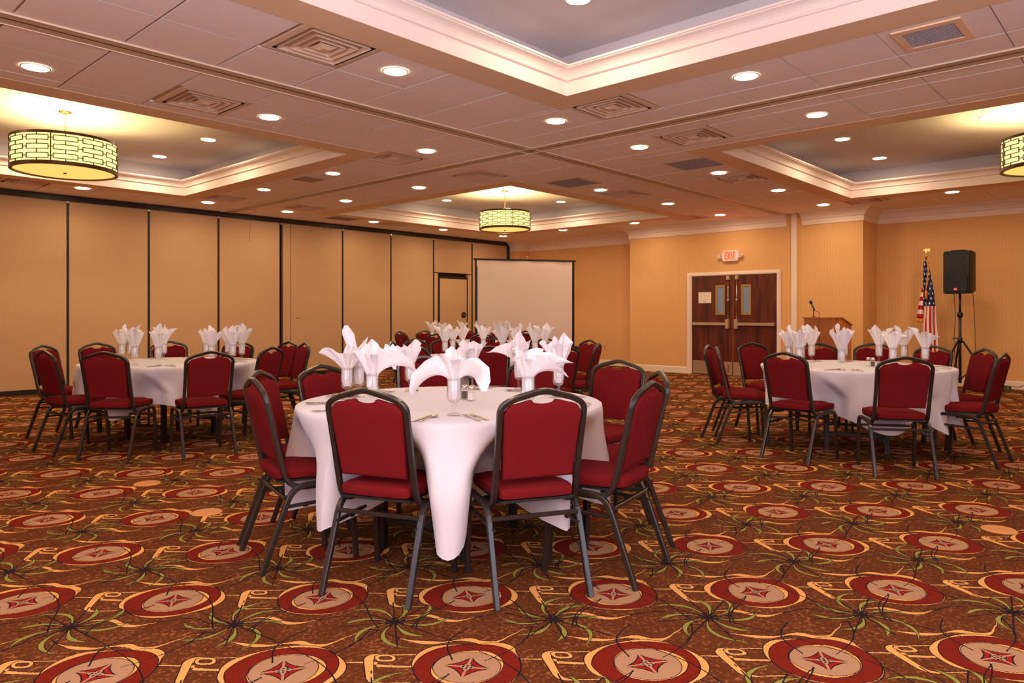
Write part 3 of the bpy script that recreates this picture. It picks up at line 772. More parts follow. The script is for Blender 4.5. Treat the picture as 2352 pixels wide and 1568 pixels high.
# ------------------------------------------------------------------ chair
def make_chair():
    t = thing('banquet_chair', '', 'chair')
    # seat cushion
    b = bmesh.new(); bmesh.ops.create_cube(b, size=1)
    bmesh.ops.subdivide_edges(b, edges=b.edges[:], cuts=5, use_grid_fill=True)
    for v in b.verts:
        x, y, z = v.co * 2
        rx, ry = .215, .182
        w = ry * (.96 + .05 * (1 + x) * .5)
        X_ = x * rx; Y_ = y * w
        k = max(abs(x), abs(y))
        cor = (abs(x) * abs(y)) ** 6
        X_ *= 1 - .055 * cor; Y_ *= 1 - .055 * cor
        if z > 0: Z_ = .030 * z * (1 - .42 * max(0, (k - .55) / .45) ** 2.2) + .006 * (1 - k * k) * z
        else: Z_ = .028 * z
        if k > .99: X_ *= 1 - .02 * abs(z); Y_ *= 1 - .02 * abs(z)
        v.co = Vector((.285 + X_, Y_, .452 + Z_ - .006 * x))
    me = bpy.data.meshes.new('seat'); b.to_mesh(me); b.free(); bevelled(me, .008, 2, 50)
    for p in me.polygons: p.use_smooth = True
    me.materials.append(RED); seat = link('seat', me, t)
    m = MB(); m.box(.09, .48, -.17, .17, .412, .424); m.build('seat_board', TABLEM, t)
    # back geometry lives in a plane: s along the back (0 at z=.42) -> (x, z)
    def bp(s):    # s = height z
        return .118 - (s - .42) * .235
    # back panel
    ol = []
    def o(y, z): ol.append((y, z))
    zb, wd = .515, .170
    o(-wd + .006, zb); o(wd - .006, zb)
    o(wd + .006, .78)
    for a in range(0, 91, 15): o(wd + .008 - .058 + .058 * math.cos(R_(a)), .785 + .062 * math.sin(R_(a)))
    o(.075, .859); o(.058, .862)
    for k in range(1, 8): a = PI * k / 8; o(.058 * math.cos(a), .862 - .019 * math.sin(a))
    o(-.058, .862); o(-.075, .859)
    for a in range(90, -1, -15): o(-(wd + .008 - .058 + .058 * math.cos(R_(a))), .785 + .062 * math.sin(R_(a)))
    o(-wd - .006, .78)
    n = len(ol); cy = sum(p[0] for p in ol) / n; cz = .69
    def rings(scale, dx): return [(bp(p[1]) + dx, (p[0] - cy) * scale + cy, (p[1] - cz) * scale + cz) for p in ol]
    lay = [(.90, .030), (.965, .026), (.992, .016), (1, .006), (1, -.008), (.985, -.015), (.93, -.017)]
    v = []; f = []
    for sc, dx in lay: v += rings(sc, dx)
    for i in range(len(lay) - 1):
        for k in range(n): l = (k + 1) % n; f.append((i * n + k, i * n + l, (i + 1) * n + l, (i + 1) * n + k))
    f += [tuple(range(n)), tuple(range((len(lay) - 1) * n, len(lay) * n))[::-1]]
    m = MB(); m.smooth = True; m.add(v, f); bk = m.build('backrest', RED, t)
    # back frame: one tube from seat rail up, over the crowned top, and down
    hw = .189
    side = [(.30, .387), (.126, .385), (bp(.62), .62), (bp(.83), .83)]
    pts = [(x, hw * (1 if z > .5 else 1.0), z) for x, z in side]
    pts = pts + [(bp(.866), hw * .74, .866), (bp(.9), 0, .903)] 
    pts = pts + [(x, -y, z) for x, y, z in pts[:-1][::-1]]
    pts[3] = (bp(.835), hw + .004, .835); pts[-4] = (bp(.835), -hw - .004, .835)
    path = fillet(pts, [.095, .03, .055, .03, .035, .03, .055, .03, .095], 5)
    m = MB(); m.smooth = False; m.sweep(path, rsq(.0125, .35)); m.build('back_frame', FRAME, t)
    # legs
    for sg in (1, -1):
        yy = .209 * sg
        rear = fillet([(0, yy + .004 * sg, 0), (.145, yy, .396), (.29, yy, .400)], .085, 5)
        front = fillet([(.29, yy, .400), (.436, yy, .404), (.462, yy, 0)], .06, 5)
        for p in (rear, front):
            m = MB(); m.sweep(p, rsq(.0125, .3), side=(0, 1, 0)); m.build('leg', FRAME, t)
        m = MB(); m.sweep([(.096, yy - .012 * sg, .30), (.44, yy - .012 * sg, .315)], rsq(.008, .3)); m.build('stretcher', FRAME, t)
        m = MB(); m.box(.2, .225, yy - .018 * sg - .004, yy - .018 * sg + .004, .29, .3); m.build('stacking_bumper', BLACK, t)
    m = MB(); m.sweep([(.112, -.2, .345), (.112, .2, .345)], rsq(.009, .3)); m.build('stretcher', FRAME, t)
    m = MB(); m.sweep([(.445, -.2, .33), (.445, .2, .33)], rsq(.009, .3)); m.build('stretcher', FRAME, t)
    return t
chair0 = make_chair(); chair_used = [False]

def ray(px, f):
    u = (px - 1176) / 1660; return (cyaw + syaw * u) * f, (syaw - cyaw * u) * f
def pix(px, py, z):
    return ray(px, (z - CAMH) * 1660 / (720.6 - py))
NUM = ['twelve', 'one', 'two', 'three', 'four', 'five', 'six', 'seven', 'eight', 'nine', 'ten', 'eleven']
TB = {  # centre, phrase
    'near': ((2.70, 2.93), 'nearest table'), 'left': ((3.03, 7.40), 'panel-side table'), 'right': ((7.09, 2.19), 'flag-side table'),
    'mid': ((5.93, 5.74), 'second table'), 'far': ((8.90, 9.20), 'screen-side table')}
CH = {
 'near': [(835, 896, 22), (1252, 897, 62), (1500, 880, 101), (1519, 855, 137), (1423, 829, 187), (1230, 829, 196), (974, 819, 231), (735, 840, 281), (590, 854, 308), (577, 872, 345)],
 'left': [(96.4, 793.6), (98, 805), (221, 786.5), (236.7, 810), (388, 782), (484, 810.8), (549.5, 785.5), (627, 796), (665.5, 783), (702, 788)],
 'right': [(1625, 792.5), (1644, 797.7), (1725, 787), (1800, 810.5), (1878, 791), (2008, 789), (2081, 822), (2146, 796.5), (2266, 802), (2310, 813)],
 'mid': [(898.7, 785.5), (952, 793), (1123.5, 795), (1296, 798), (951, 777.8), (1018.6, 775), (1134, 776.5), (1255, 778), (1355.5, 780.3), (1376.6, 789)],
 'far': [(916, 760.6), (926.7, 764.4), (974, 758.7), (1002, 767.6), (1068, 757.5), (1109, 767.6), (1148, 759), (1209, 759.2), (1203, 766.7)]}
SEATS = {}
def clock(C, x, y, used):
    a = math.degrees(math.atan2(y - C[1], x - C[0])) - YAW          # 0 = away from the camera, +90 = left
    h = round((-a % 360) / 30) % 12
    order = sorted(range(12), key=lambda k: min(abs((-a % 360) - 30 * k), 360 - abs((-a % 360) - 30 * k)))
    for h in order:
        if h not in used: used.add(h); return h
for tn, lst in CH.items():
    C, ph = TB[tn]; used = set(); SEATS[tn] = []
    for e in lst:
        x, y = pix(e[0], e[1], .9)
        if tn != 'near':
            d = math.hypot(x - C[0], y - C[1]); r = min(max(d, 1.16), 1.36)
            # keep the picture column, settle on the ring of radius r
            f0 = fdepth(x, y); best = min((abs(math.hypot(ray(e[0], f0 + k * .02)[0] - C[0], ray(e[0], f0 + k * .02)[1] - C[1]) - r) * 2 + abs(k * .02) * .35, k) for k in range(-60, 61))
            x, y = ray(e[0], f0 + best[1] * .02)
        hd = math.degrees(math.atan2(C[1] - y, C[0] - x))
        if len(e) > 2: hd = e[2]
        SEATS[tn].append((x, y, hd, clock(C, x, y, used)))
def chair_at(x, y, hd, label, group):
    if not chair_used[0]:
        chair_used[0] = True; o = chair0; o.location = (x, y, 0); o.rotation_euler = (0, 0, R_(hd)); o['label'] = label; o['group'] = group
    else: o = dup(chair0, (x, y, 0), R_(hd), label, group)
    return o
for tn, ss in SEATS.items():
    ph = TB[tn][1]
    for (x, y, hd, h) in ss:
        va = (hd - YAW) % 360
        look = 'seen from behind' if (va < 60 or va > 300) else ('facing the camera' if 125 < va < 235 else 'turned sideways')
        chair_at(x, y, hd, f'red banquet chair {look} at {NUM[h]} o\'clock of the {ph}', f'chairs around the {ph}')

# ------------------------------------------------------------------ tables and cloths
def sstep(x): x = max(0, min(1, x)); return x * x * (3 - 2 * x)
def make_table(C, ph):
    t = thing('round_table', f'round folding banquet table under white cloth, {ph}', 'table', (*C, 0), R_(20))
    m = MB(); m.lathe([(0, .72), (.81, .72), (.815, .724), (.815, .738), (.81, .742), (0, .742)], 48); m.build('tabletop', PLY, t)
    for sx in (-.31, .31):
        for sy in (-.24, .24):
            m = MB(); m.box(sx - .02, sx + .02, sy - .02, sy + .02, 0, .72); m.build('leg', TABLEM, t)
        MB().box(sx - .012, sx + .012, -.24, .24, .14, .165).build('crossbar', TABLEM, t); MB().box(sx - .015, sx + .015, -.24, .24, .69, .72).build('crossbar', TABLEM, t)
    return t
def make_cloth(C, ph, cones, base, seed, chairs):
    """cones: (view angle, half width deg, drop, bulge)  view angle 0=right 90=away 270=towards the camera"""
    rn = random.Random(seed); NT, NR = 240, 26; R = .828
    p1, p2, p3 = rn.uniform(0, 6), rn.uniform(0, 6), rn.uniform(0, 6)
    v = []; f = []
    prof = []
    for k in range(NR): prof.append(k / (NR - 1))
    NC = 8
    # top rings
    v.append((0, 0, .7455))
    for j in range(1, NC + 1):
        r = (R - .012) * j / NC
        for i in range(NT):
            a = 2 * PI * i / NT; v.append((r * math.cos(a), r * math.sin(a), .7455 + (.0012 * math.sin(5 * a + j * 1.3 + p1) * math.sin(3 * r * 7) if j < NC else 0)))
    for i in range(NT): f.append((0, 1 + i, 1 + (i + 1) % NT))
    for j in range(NC - 1):
        for i in range(NT): k = (i + 1) % NT; f.append((1 + j * NT + i, 1 + (j + 1) * NT + i, 1 + (j + 1) * NT + k, 1 + j * NT + k))
    top0 = 1 + (NC - 1) * NT
    n0 = len(v)
    for j in range(NR):
        s = j / (NR - 1)
        for i in range(NT):
            a = 2 * PI * i / NT; va = (math.degrees(a) - YAW + 90) % 360      # view angle
            drop = base + .02 * math.sin(3 * a + p1) + .012 * math.sin(7 * a + p2); bul = 0.0
            soft = .030 * math.sin(9 * a + p2 + 1.2 * math.sin(2 * a)) + .014 * math.sin(17 * a + p3)
            cw = 0
            for (ca, hw, cd, cb) in cones:
                d = abs((va - ca + 180) % 360 - 180)
                wt = hw * (1.7 - .95 * s)
                g = math.exp(-(d / wt) ** 2 * 1.1)
                gd = math.exp(-(d / hw) ** 2)
                drop = drop + (cd - drop) * gd; bul += cb * g; cw = max(cw, g)
                # folds flanking the cone tuck inwards
                bul -= .55 * cb * math.exp(-((d - wt * 1.9) / (wt * .8)) ** 2)
            zz = .742 - drop * s
            e = sstep(s * 1.6)
            r = R + e * (soft * (1 - .7 * cw) + bul) - .03 * s * (1 - cw)
            if s < .06: r = R - .006 + .006 * (s / .06)
            # chairs pushed in press the cloth inwards above and in front of their seats
            ca_, sa_ = math.cos(a), math.sin(a)
            for (px_, py_, hd_, _h) in chairs:
                dx, dy = math.cos(R_(hd_)), math.sin(R_(hd_)); ed = ca_ * dx + sa_ * dy
                if ed > -.5: continue
                qx, qy = C[0] + .7 * ca_ - px_, C[1] + .7 * sa_ - py_
                lat = abs(-qx * dy + qy * dx)
                lim = .10 + .17 * min(1, max(0, (.735 - zz) / .22))
                wy = sstep((lim - lat) / .09 + .35) * (1 - min(1, cw * 1.25)); wz = sstep((.735 - zz) / .21)
                if wy <= 0: continue
                ra = ((C[0] - px_) * dx + (C[1] - py_) * dy - .53) / (-ed); ra = max(.36, ra)
                if ra < r: r = r + (ra - r) * wy * wz
            v.append((r * math.cos(a), r * math.sin(a), zz))
    for i in range(NT): k = (i + 1) % NT; f.append((top0 + i, n0 + i, n0 + k, top0 + k))
    for j in range(NR - 1):
        for i in range(NT): k = (i + 1) % NT; f.append((n0 + j * NT + i, n0 + (j + 1) * NT + i, n0 + (j + 1) * NT + k, n0 + j * NT + k))
    m = MB(); m.smooth = True; m.add(v, f)
    o = m.build('tablecloth', LINEN, None, recalc=False, loc=(*C, 0))
    tag(o, f'long white tablecloth with hanging folds, {ph}', 'tablecloth', 'white tablecloths on the round tables')
    return o
CONES = {
 'near': [(274, 9, .56, .085), (229, 9, .52, .02), (190, 11, .56, .05), (313, 6, .52, .03), (347, 9, .52, .05), (20, 9, .5, .05), (60, 9, .5, .05), (105, 9, .5, .05), (150, 9, .5, .05)],
 'left': [(263, 9, .46, .08), (222, 8, .44, .03), (200, 9, .42, .06), (318, 9, .44, .05), (0, 10, .42, .05), (60, 9, .42, .05), (130, 9, .42, .05)],
 'right': [(262, 17, .50, .05), (300, 8, .52, .04), (318, 9, .50, .05), (350, 9, .46, .05), (215, 10, .32, .04), (190, 10, .34, .05), (60, 9, .42, .05), (130, 9, .42, .05)],
 'mid': [(270, 10, .5, .06), (220, 10, .5, .06), (320, 10, .5, .06), (10, 10, .5, .05), (170, 10, .5, .05), (90, 10, .5, .05)],
 'far': [(270, 10, .5, .06), (220, 10, .5, .06), (320, 10, .5, .06), (10, 10, .5, .05), (170, 10, .5, .05), (90, 10, .5, .05)]}
BASE = {'near': .37, 'left': .33, 'right': .36, 'mid': .4, 'far': .4}
for i, (tn, (C, ph)) in enumerate(TB.items()):
    make_table(C, ph); make_cloth(C, ph, CONES[tn], BASE[tn], i + 3, SEATS[tn])
ZT = .747

# ------------------------------------------------------------------ goblets and napkins
def make_goblet():
    t = thing('goblet', '', 'glass')
    m = MB(); m.smooth = True; m.lathe([(.0, .062), (.012, .0625), (.024, .068), (.031, .078), (.0345, .092), (.0335, .12), (.031, .15), (.0305, .182), (.0322, .182), (.0328, .15), (.0352, .12), (.0365, .092), (.033, .076), (.025, .065), (.012, .058), (0, .056)], 20); m.build('bowl', GLASS, t)
    m = MB(); m.smooth = True; m.lathe([(.012, .058), (.009, .052), (.013, .046), (.009, .040), (.0075, .03), (.009, .016), (.014, .010)], 12); m.build('stem', GLASS, t)
    m = MB(); m.smooth = True; m.lathe([(0, .012), (.014, .010), (.026, .006), (.034, .003), (.034, .0), (0, .0)], 20); m.build('foot', GLASS, t)
    return t
gob0 = make_goblet(); gob_used = [False]
def vang(a): return R_(a - 90 + YAW)          # view angle (0 = right) -> world angle
def napkin_mesh(petals, seed, z0=.165, L0=.095):
    """square of linen gathered in a glass, its corners flaring out. petals: (view angle, length, end lean deg, width deg)"""
    rn = random.Random(seed); m = MB(); m.smooth = False; NT, NS = 72, 12
    # gathered stem in the bowl
    v = []; f = []; pz = [.074, .10, .13, z0]
    ph = rn.uniform(0, 6)
    for j, z in enumerate(pz):
        for i in range(NT):
            a = 2 * PI * i / NT; r = (.018, .026, .0275, .027)[j] * (1 + .10 * math.sin(7 * a + ph + j * .3) + .05 * math.sin(13 * a))
            v.append((r * math.cos(a), r * math.sin(a), z))
    for j in range(len(pz) - 1):
        for i in range(NT): k = (i + 1) % NT; f.append((j * NT + i, j * NT + k, (j + 1) * NT + k, (j + 1) * NT + i))
    m.add(v, f)
    for layer in range(2):
        v = []; f = []
        pts = petals if layer == 0 else [((a + 42 + rn.uniform(-12, 12)) % 360, L * rn.uniform(.55, .75), min(ph_ * .45, 48), w * .9) for a, L, ph_, w in petals]
        cols = []
        for i in range(NT):
            a = 2 * PI * i / NT; va = (math.degrees(a) - YAW + 90) % 360
            L = L0; lean = 18 if layer == 0 else 8; mx = 0
            for (pa, pl, pe, pw) in pts:
                d = abs((va - pa + 180) % 360 - 180)
                tri = max(0, 1 - d / (pw * 1.15)); g = math.exp(-(d / (pw * .62)) ** 2)
                L = max(L, L0 + (pl - L0) * tri ** .9)
                if g > mx: mx = g; le = pe
            lean = lean + (le - lean) * mx
            # march along the strip
            r, z = (.0265 if layer == 0 else .02), (z0 if layer == 0 else z0 - .01)
            col = [(r, z)]; n = NS; phi0 = 20 if layer == 0 else 12
            for s in range(n):
                u = (s + .5) / n; phi = R_(phi0 + (lean - phi0) * u ** (1.0 if lean < 75 else .62) + 9 * math.sin(5 * a + seed) * u)
                r += L / n * math.sin(phi); z += L / n * math.cos(phi); r = max(r, .012)
                col.append((r, z))
            cols.append(col)
        for j in range(NS + 1):
            for i in range(NT):
                a = 2 * PI * i / NT; r, z = cols[i][j]; u = j / NS
                aa = a + .13 * u * math.sin(3 * a + seed * 1.7) ; rr = r * (1 + .13 * (.3 + u) * (abs(math.sin(4.5 * a + seed + u * 1.3)) * 2 - 1.2) + .03 * math.sin(23 * a + seed))
                v.append((rr * math.cos(aa), rr * math.sin(aa), z))
        for j in range(NS):
            for i in range(NT): k = (i + 1) % NT; f.append((j * NT + i, j * NT + k, (j + 1) * NT + k, (j + 1) * NT + i))
        m.add(v, f)
    me = m.mesh('napkin', NAPK)
    return me
def goblet_at(x, y, label):
    if not gob_used[0]: gob_used[0] = True; o = gob0; o.location = (x, y, ZT); o['label'] = label; o['group'] = 'stemmed goblets holding napkins'
    else: o = dup(gob0, (x, y, ZT), random.Random(x).uniform(0, 1), label, 'stemmed goblets holding napkins')
    return o
# nearest table: each napkin shaped after the photograph  (px, py of the foot, petals, look)
NEARN = [
 (1043, 953, [(110, .165, 8, 50), (60, .12, 30, 40), (200, .235, 176, 28), (345, .18, 160, 24), (275, .12, 34, 46)], 'with two long drooping corners'),
 (1085, 888, [(150, .17, 22, 48), (30, .15, 40, 44), (235, .15, 150, 26), (90, .14, 10, 50)], 'with a folded square top'),
 (942, 898, [(65, .16, 14, 46), (190, .19, 112, 28), (230, .16, 150, 26), (130, .13, 24, 50)], 'sweeping down to one side'),
 (797, 917, [(180, .19, 82, 26), (100, .155, 8, 30), (15, .14, 62, 46), (280, .11, 40, 50)], 'with a sideways pointed corner'),
 (824, 911, [(140, .27, 9, 26), (70, .19, 10, 44), (200, .12, 40, 40), (330, .12, 34, 50)], 'with one tall spike'),
 (855, 938, [(100, .19, 12, 54), (30, .17, 26, 50), (350, .25, 124, 22), (210, .15, 34, 50), (285, .14, 40, 50)], 'wide and rose-like with a trailing corner'),
 (1213, 947, [(140, .17, 16, 54), (60, .17, 30, 46), (5, .20, 96, 26), (325, .19, 128, 28), (250, .12, 30, 50)], 'rolled open towards the viewer'),
 (1283, 908, [(175, .18, 30, 40), (110, .19, 6, 54), (55, .215, 8, 46), (15, .16, 34, 26), (275, .15, 16, 56)], 'tall and upright like a bud'),
 (1192, 893, [(90, .22, 4, 48), (183, .18, 88, 24), (20, .16, 16, 50), (140, .16, 12, 46), (240, .11, 80, 30)], 'peaked like a tulip')]
for i, (px, py, pet, look) in enumerate(NEARN):
    x, y = pix(px, py, ZT)
    goblet_at(x, y, f'clear stemmed goblet of the napkin {look}, nearest table')
    o = link('napkin', napkin_mesh(pet, i + 1), loc=(x, y, ZT)); tag(o, f'white napkin {look} on the nearest table', 'napkin', 'white napkins standing in goblets')
LOOKS = ['spread like a fan', 'with one leaning corner', 'with a slender tip', 'folded narrow and tall', 'with ruffled points', 'bent over at the top']
VAR = []
for k in range(6):
    rn = random.Random(40 + k)
    pet = [(rn.uniform(0, 360) if q else 90, rn.uniform(.15, .23), rn.uniform(10, 42), rn.uniform(34, 46)) for q in range(3)]
    base = rn.uniform(0, 90)
    pet = [((base + q * 90 + rn.uniform(-18, 18)) % 360, rn.uniform(.14, .23), rn.choice([6, 12, 20, 30, 55]), rn.uniform(34, 50)) for q in range(4)]
    VAR.append(napkin_mesh(pet, 20 + k, L0=.125))
SETN = {
 'left': [(364, 839), (376, 826), (474, 827), (486, 834), (523.6, 823), (549, 832), (567, 827), (309.4, 837.6), (280, 829), (298.5, 827)],
 'right': [(1927, 851.6), (1940, 831), (2019, 833), (2051, 845), (2085, 834), (2125, 842), (1864, 832), (1840, 840), (1790, 845), (1812, 838)],
 'mid': [(1022, 0, 1), (1062, 0, -1), (1110, 0, -1), (1154, 0, 1), (1183, 0, -1), (1229, 822, 1), (1252, 0, -1), (1040, 0, -1)],
 'far': [(993, 0, 1), (1017, 0, -1), (1062, 0, -1), (1103, 0, 1), (1141, 0, -1), (1156, 0, 1), (1172, 0, -1), (1214, 0, 1)]}
for tn, lst in SETN.items():
    C, ph = TB[tn]; used = set()
    for j, e in enumerate(lst):
        if len(e) == 2: x, y = pix(e[0], e[1], ZT)
        else:
            f0 = fdepth(*C); c = [(abs(math.hypot(ray(e[0], f0 - e[2] * k * .02)[0] - C[0], ray(e[0], f0 - e[2] * k * .02)[1] - C[1]) - .58), k) for k in range(0, 45)]
            x, y = ray(e[0], f0 - e[2] * min(c)[1] * .02)
        d = math.hypot(x - C[0], y - C[1])
        if d > .66: x = C[0] + (x - C[0]) * .66 / d; y = C[1] + (y - C[1]) * .66 / d
        h = clock(C, x, y, used)
        goblet_at(x, y, f'clear stemmed goblet at {NUM[h]} o\'clock on the {ph}')
        vi = (j * 5 + len(tn)) % 6
        o = link('napkin', VAR[vi], loc=(x, y, ZT)); o.rotation_euler = (0, 0, random.Random(j * 7 + len(tn)).uniform(0, 6.28))
        tag(o, f'white napkin {LOOKS[vi]} at {NUM[h]} o\'clock on the {ph}', 'napkin', 'white napkins standing in goblets')

# ------------------------------------------------------------------ cutlery
def flat(m, pts, z0, z1): m.prism(pts, 2, z0, z1)
def fork_mesh():
    m = MB()
    m.add([(-.09, -.0075, .004), (-.09, .0075, .004), (-.02, -.0035, .007), (-.02, .0035, .007), (.03, -.0035, .006), (.03, .0035, .006), (.05, -.011, .003), (.05, .011, .003)] +
          [(-.09, -.0075, .002), (-.09, .0075, .002), (-.02, -.0035, .005), (-.02, .0035, .005), (.03, -.0035, .004), (.03, .0035, .004), (.05, -.011, .001), (.05, .011, .001)],
          [(0, 2, 3, 1), (2, 4, 5, 3), (4, 6, 7, 5), (8, 9, 11, 10), (10, 11, 13, 12), (12, 13, 15, 14), (0, 1, 9, 8), (0, 8, 10, 2), (2, 10, 12, 4), (4, 12, 14, 6), (1, 3, 11, 9), (3, 5, 13, 11), (5, 7, 15, 13), (6, 14, 15, 7)])
    for k in range(4):
        y = -.0095 + k * .0063; m.add([(.05, y - .0016, .001), (.05, y + .0016, .001), (.05, y + .0016, .003), (.05, y - .0016, .003), (.1, y - .0009, .006), (.1, y + .0009, .006), (.1, y + .0009, .0075), (.1, y - .0009, .0075)],
                                      [(0, 1, 2, 3), (4, 7, 6, 5), (0, 4, 5, 1), (1, 5, 6, 2), (2, 6, 7, 3), (3, 7, 4, 0)])
    return m.mesh('fork', STEEL)
def knife_mesh():
    m = MB(); flat(m, [(-.11, -.007), (-.03, -.006), (.02, -.0085), (.09, -.008), (.11, .002), (.1, .0055), (-.03, .0055), (-.11, .007)], .0008, .0036); return m.mesh('knife', STEEL)
def spoon_mesh():
    m = MB(); m.smooth = True
    m.add([(-.09, -.007, .004), (-.09, .007, .004), (-.02, -.003, .007), (-.02, .003, .007), (.04, -.003, .004), (.04, .003, .004), (-.09, -.007, .002), (-.09, .007, .002), (-.02, -.003, .005), (-.02, .003, .005), (.04, -.003, .002), (.04, .003, .002)],
          [(0, 2, 3, 1), (2, 4, 5, 3), (6, 7, 9, 8), (8, 9, 11, 10), (0, 1, 7, 6), (0, 6, 8, 2), (2, 8, 10, 4), (1, 3, 9, 7), (3, 5, 11, 9)])
    v = []; f = []; N = 14
    for j, (k, z) in enumerate(((1, .007), (.75, .003), (.4, .0012), (.05, .0008))):
        for i in range(N): a = 2 * PI * i / N; v.append((.064 + .027 * k * math.cos(a), .0175 * k * math.sin(a), z))
    for j in range(3):
        for i in range(N): f.append((j * N + i, j * N + (i + 1) % N, (j + 1) * N + (i + 1) % N, (j + 1) * N + i))
    f.append(tuple(range(3 * N, 4 * N))); m.add(v, f)
    return m.mesh('spoon', STEEL)
FK, KN, SP = fork_mesh(), knife_mesh(), spoon_mesh()
for tn in ('near', 'left', 'right', 'mid'):
    C, ph = TB[tn]
    for (x, y, hd, h) in SEATS[tn]:
        a = math.atan2(y - C[1], x - C[0])
        sh = {'near': 'nearest table', 'left': 'panel-wall table', 'right': 'flag-side table', 'mid': 'second table'}[tn]
        for nm, me, da, rr, word in (('fork', FK, -11.5, .655, 'inner steel fork'), ('fork', FK, -14.5, .66, 'outer steel fork'), ('knife', KN, 12, .655, 'steel knife'), ('spoon', SP, 14.5, .66, 'steel spoon')):
            if tn == 'mid' and 'outer' in word: continue
            b = a + R_(da)
            jit = random.Random(x * 31 + da).uniform(-4, 4)
            # pieces of one place lie parallel, pointing at the table centre
            ox = math.cos(a) * rr - math.sin(a) * math.tan(R_(da)) * rr; oy = math.sin(a) * rr + math.cos(a) * math.tan(R_(da)) * rr
            if math.hypot(ox, oy) > .70: ox, oy = ox * .70 / math.hypot(ox, oy), oy * .70 / math.hypot(ox, oy)
            o = link(nm, me, loc=(C[0] + ox, C[1] + oy, ZT)); o.rotation_euler = (0, 0, a + PI + R_(jit))
            tag(o, f'{word} of the {NUM[h]} o\'clock place on the {sh}', nm, f'{nm}s laid on the {sh}')

# salt and pepper
def shaker(x, y, z, fill, lb):
    t = thing('shaker', lb, 'shaker', (x, y, z), R_(12))
    m = MB(); m.box(-.019, .019, -.019, .019, 0, .058); o = m.build('glass_body', GLASS, t); bevelled(o.data, .005, 2)
    m = MB(); m.box(-.0145, .0145, -.0145, .0145, .006, .046); m.build('contents', fill, t)
    m = MB(); m.smooth = True; m.lathe([(.016, .058), (.0185, .06), (.0185, .074), (.015, .081), (0, .084)], 18); m.build('cap', STEEL, t)
SALT = mat('salt', S(248, 236, 226), .9); PEP = mat('pepper', S(110, 88, 66), .95, noise=(500, .6, S(70, 52, 40)))
shaker(*pix(1083, 920, ZT), ZT, SALT, 'square glass salt shaker with steel cap on the nearest table'); shaker(*pix(1067, 917, ZT), ZT, PEP, 'square glass pepper shaker behind the salt on the nearest table')
shaker(*pix(1995, 841, ZT), ZT, SALT, 'glass salt shaker on the table beside the flag'); shaker(*pix(2005, 842, ZT), ZT, PEP, 'glass pepper shaker on the table beside the flag')

# ------------------------------------------------------------------ projection screen
def proj_screen():
    a = Vector((*ray(1091, 14.75), 0)); b = Vector((*ray(1319, 15.35), 0)); d = b - a; L = d.length; ang = math.atan2(d.y, d.x)
    mid = (a + b) / 2
    t = thing('projection_screen', 'large white pull-up projector screen with black borders in the far corner', 'screen', (mid.x, mid.y, 0), ang)
    zt, zb = 2.325, .52; h = L / 2
    CAN = mat('screen_canvas', S(236, 218, 208), .7, spec=.3, bump=(2, .05, .02))
    v = []; f = []; NX, NZ = 40, 30
    for j in range(NZ + 1):
        for i in range(NX + 1):
            u, w = i / NX, j / NZ; x = -h + .035 + (L - .07) * u; z = zb + (zt - zb) * w
            dy = .012 * math.sin(u * 9 + (1 - w) * 5 - 1) * math.exp(-(u * 1.6) ** 2) * (w ** 1.5) + .006 * math.sin(u * 23) * math.exp(-((w - 1) * 3) ** 2)
            v.append((x, dy, z))
    for j in range(NZ):
        for i in range(NX): k = j * (NX + 1) + i; f.append((k, k + 1, k + NX + 2, k + NX + 1))
    m = MB(); m.smooth = True; m.add(v, f); m.build('canvas', CAN, t, recalc=False)
    for sx in (-1, 1): MB().box(min(sx * h, sx * (h - .05)), max(sx * h, sx * (h - .05)), -.006, .004, zb, zt).build('side_border', BLACK, t)
    MB().box(-h - .03, h + .03, -.015, .015, zt, zt + .035).build('top_bar', BLACKT, t)
    MB().box(-.35, .0, -.018, .018, zt + .035, zt + .04).build('bar_handle', STEEL, t)
    m = MB(); m.smooth = True; m.tube([(-h - .06, 0, zb - .03), (h + .06, 0, zb - .03)], .04, 16); m.build('case', BLACK, t)
    for sx in (-1, 1): m = MB(); m.smooth = True; m.tube([(sx * (h + .03), 0, zb - .03), (sx * (h + .075), 0, zb - .03)], .055, 16); m.build('end_cap', BLACK, t)
    m = MB(); m.smooth = True; m.tube([(0.04, .05, .25), (.04, .05, zt + .06)], .014, 10); m.build('pole', STEEL, t)
    m = MB(); m.smooth = True; m.tube([(.04, .05, zt + .05), (.08, .05, zt + .07), (.04, .05, zt + .1)], .008, 8); m.build('hook', BRASS, t)
    for a_ in (90, 210, 330): m = MB(); m.tube([(.04, .05, .34), (.04 + .5 * math.cos(R_(a_)), .05 + .5 * math.sin(R_(a_)), .012)], .012, 8); m.build('leg', BLACKT, t)
proj_screen()

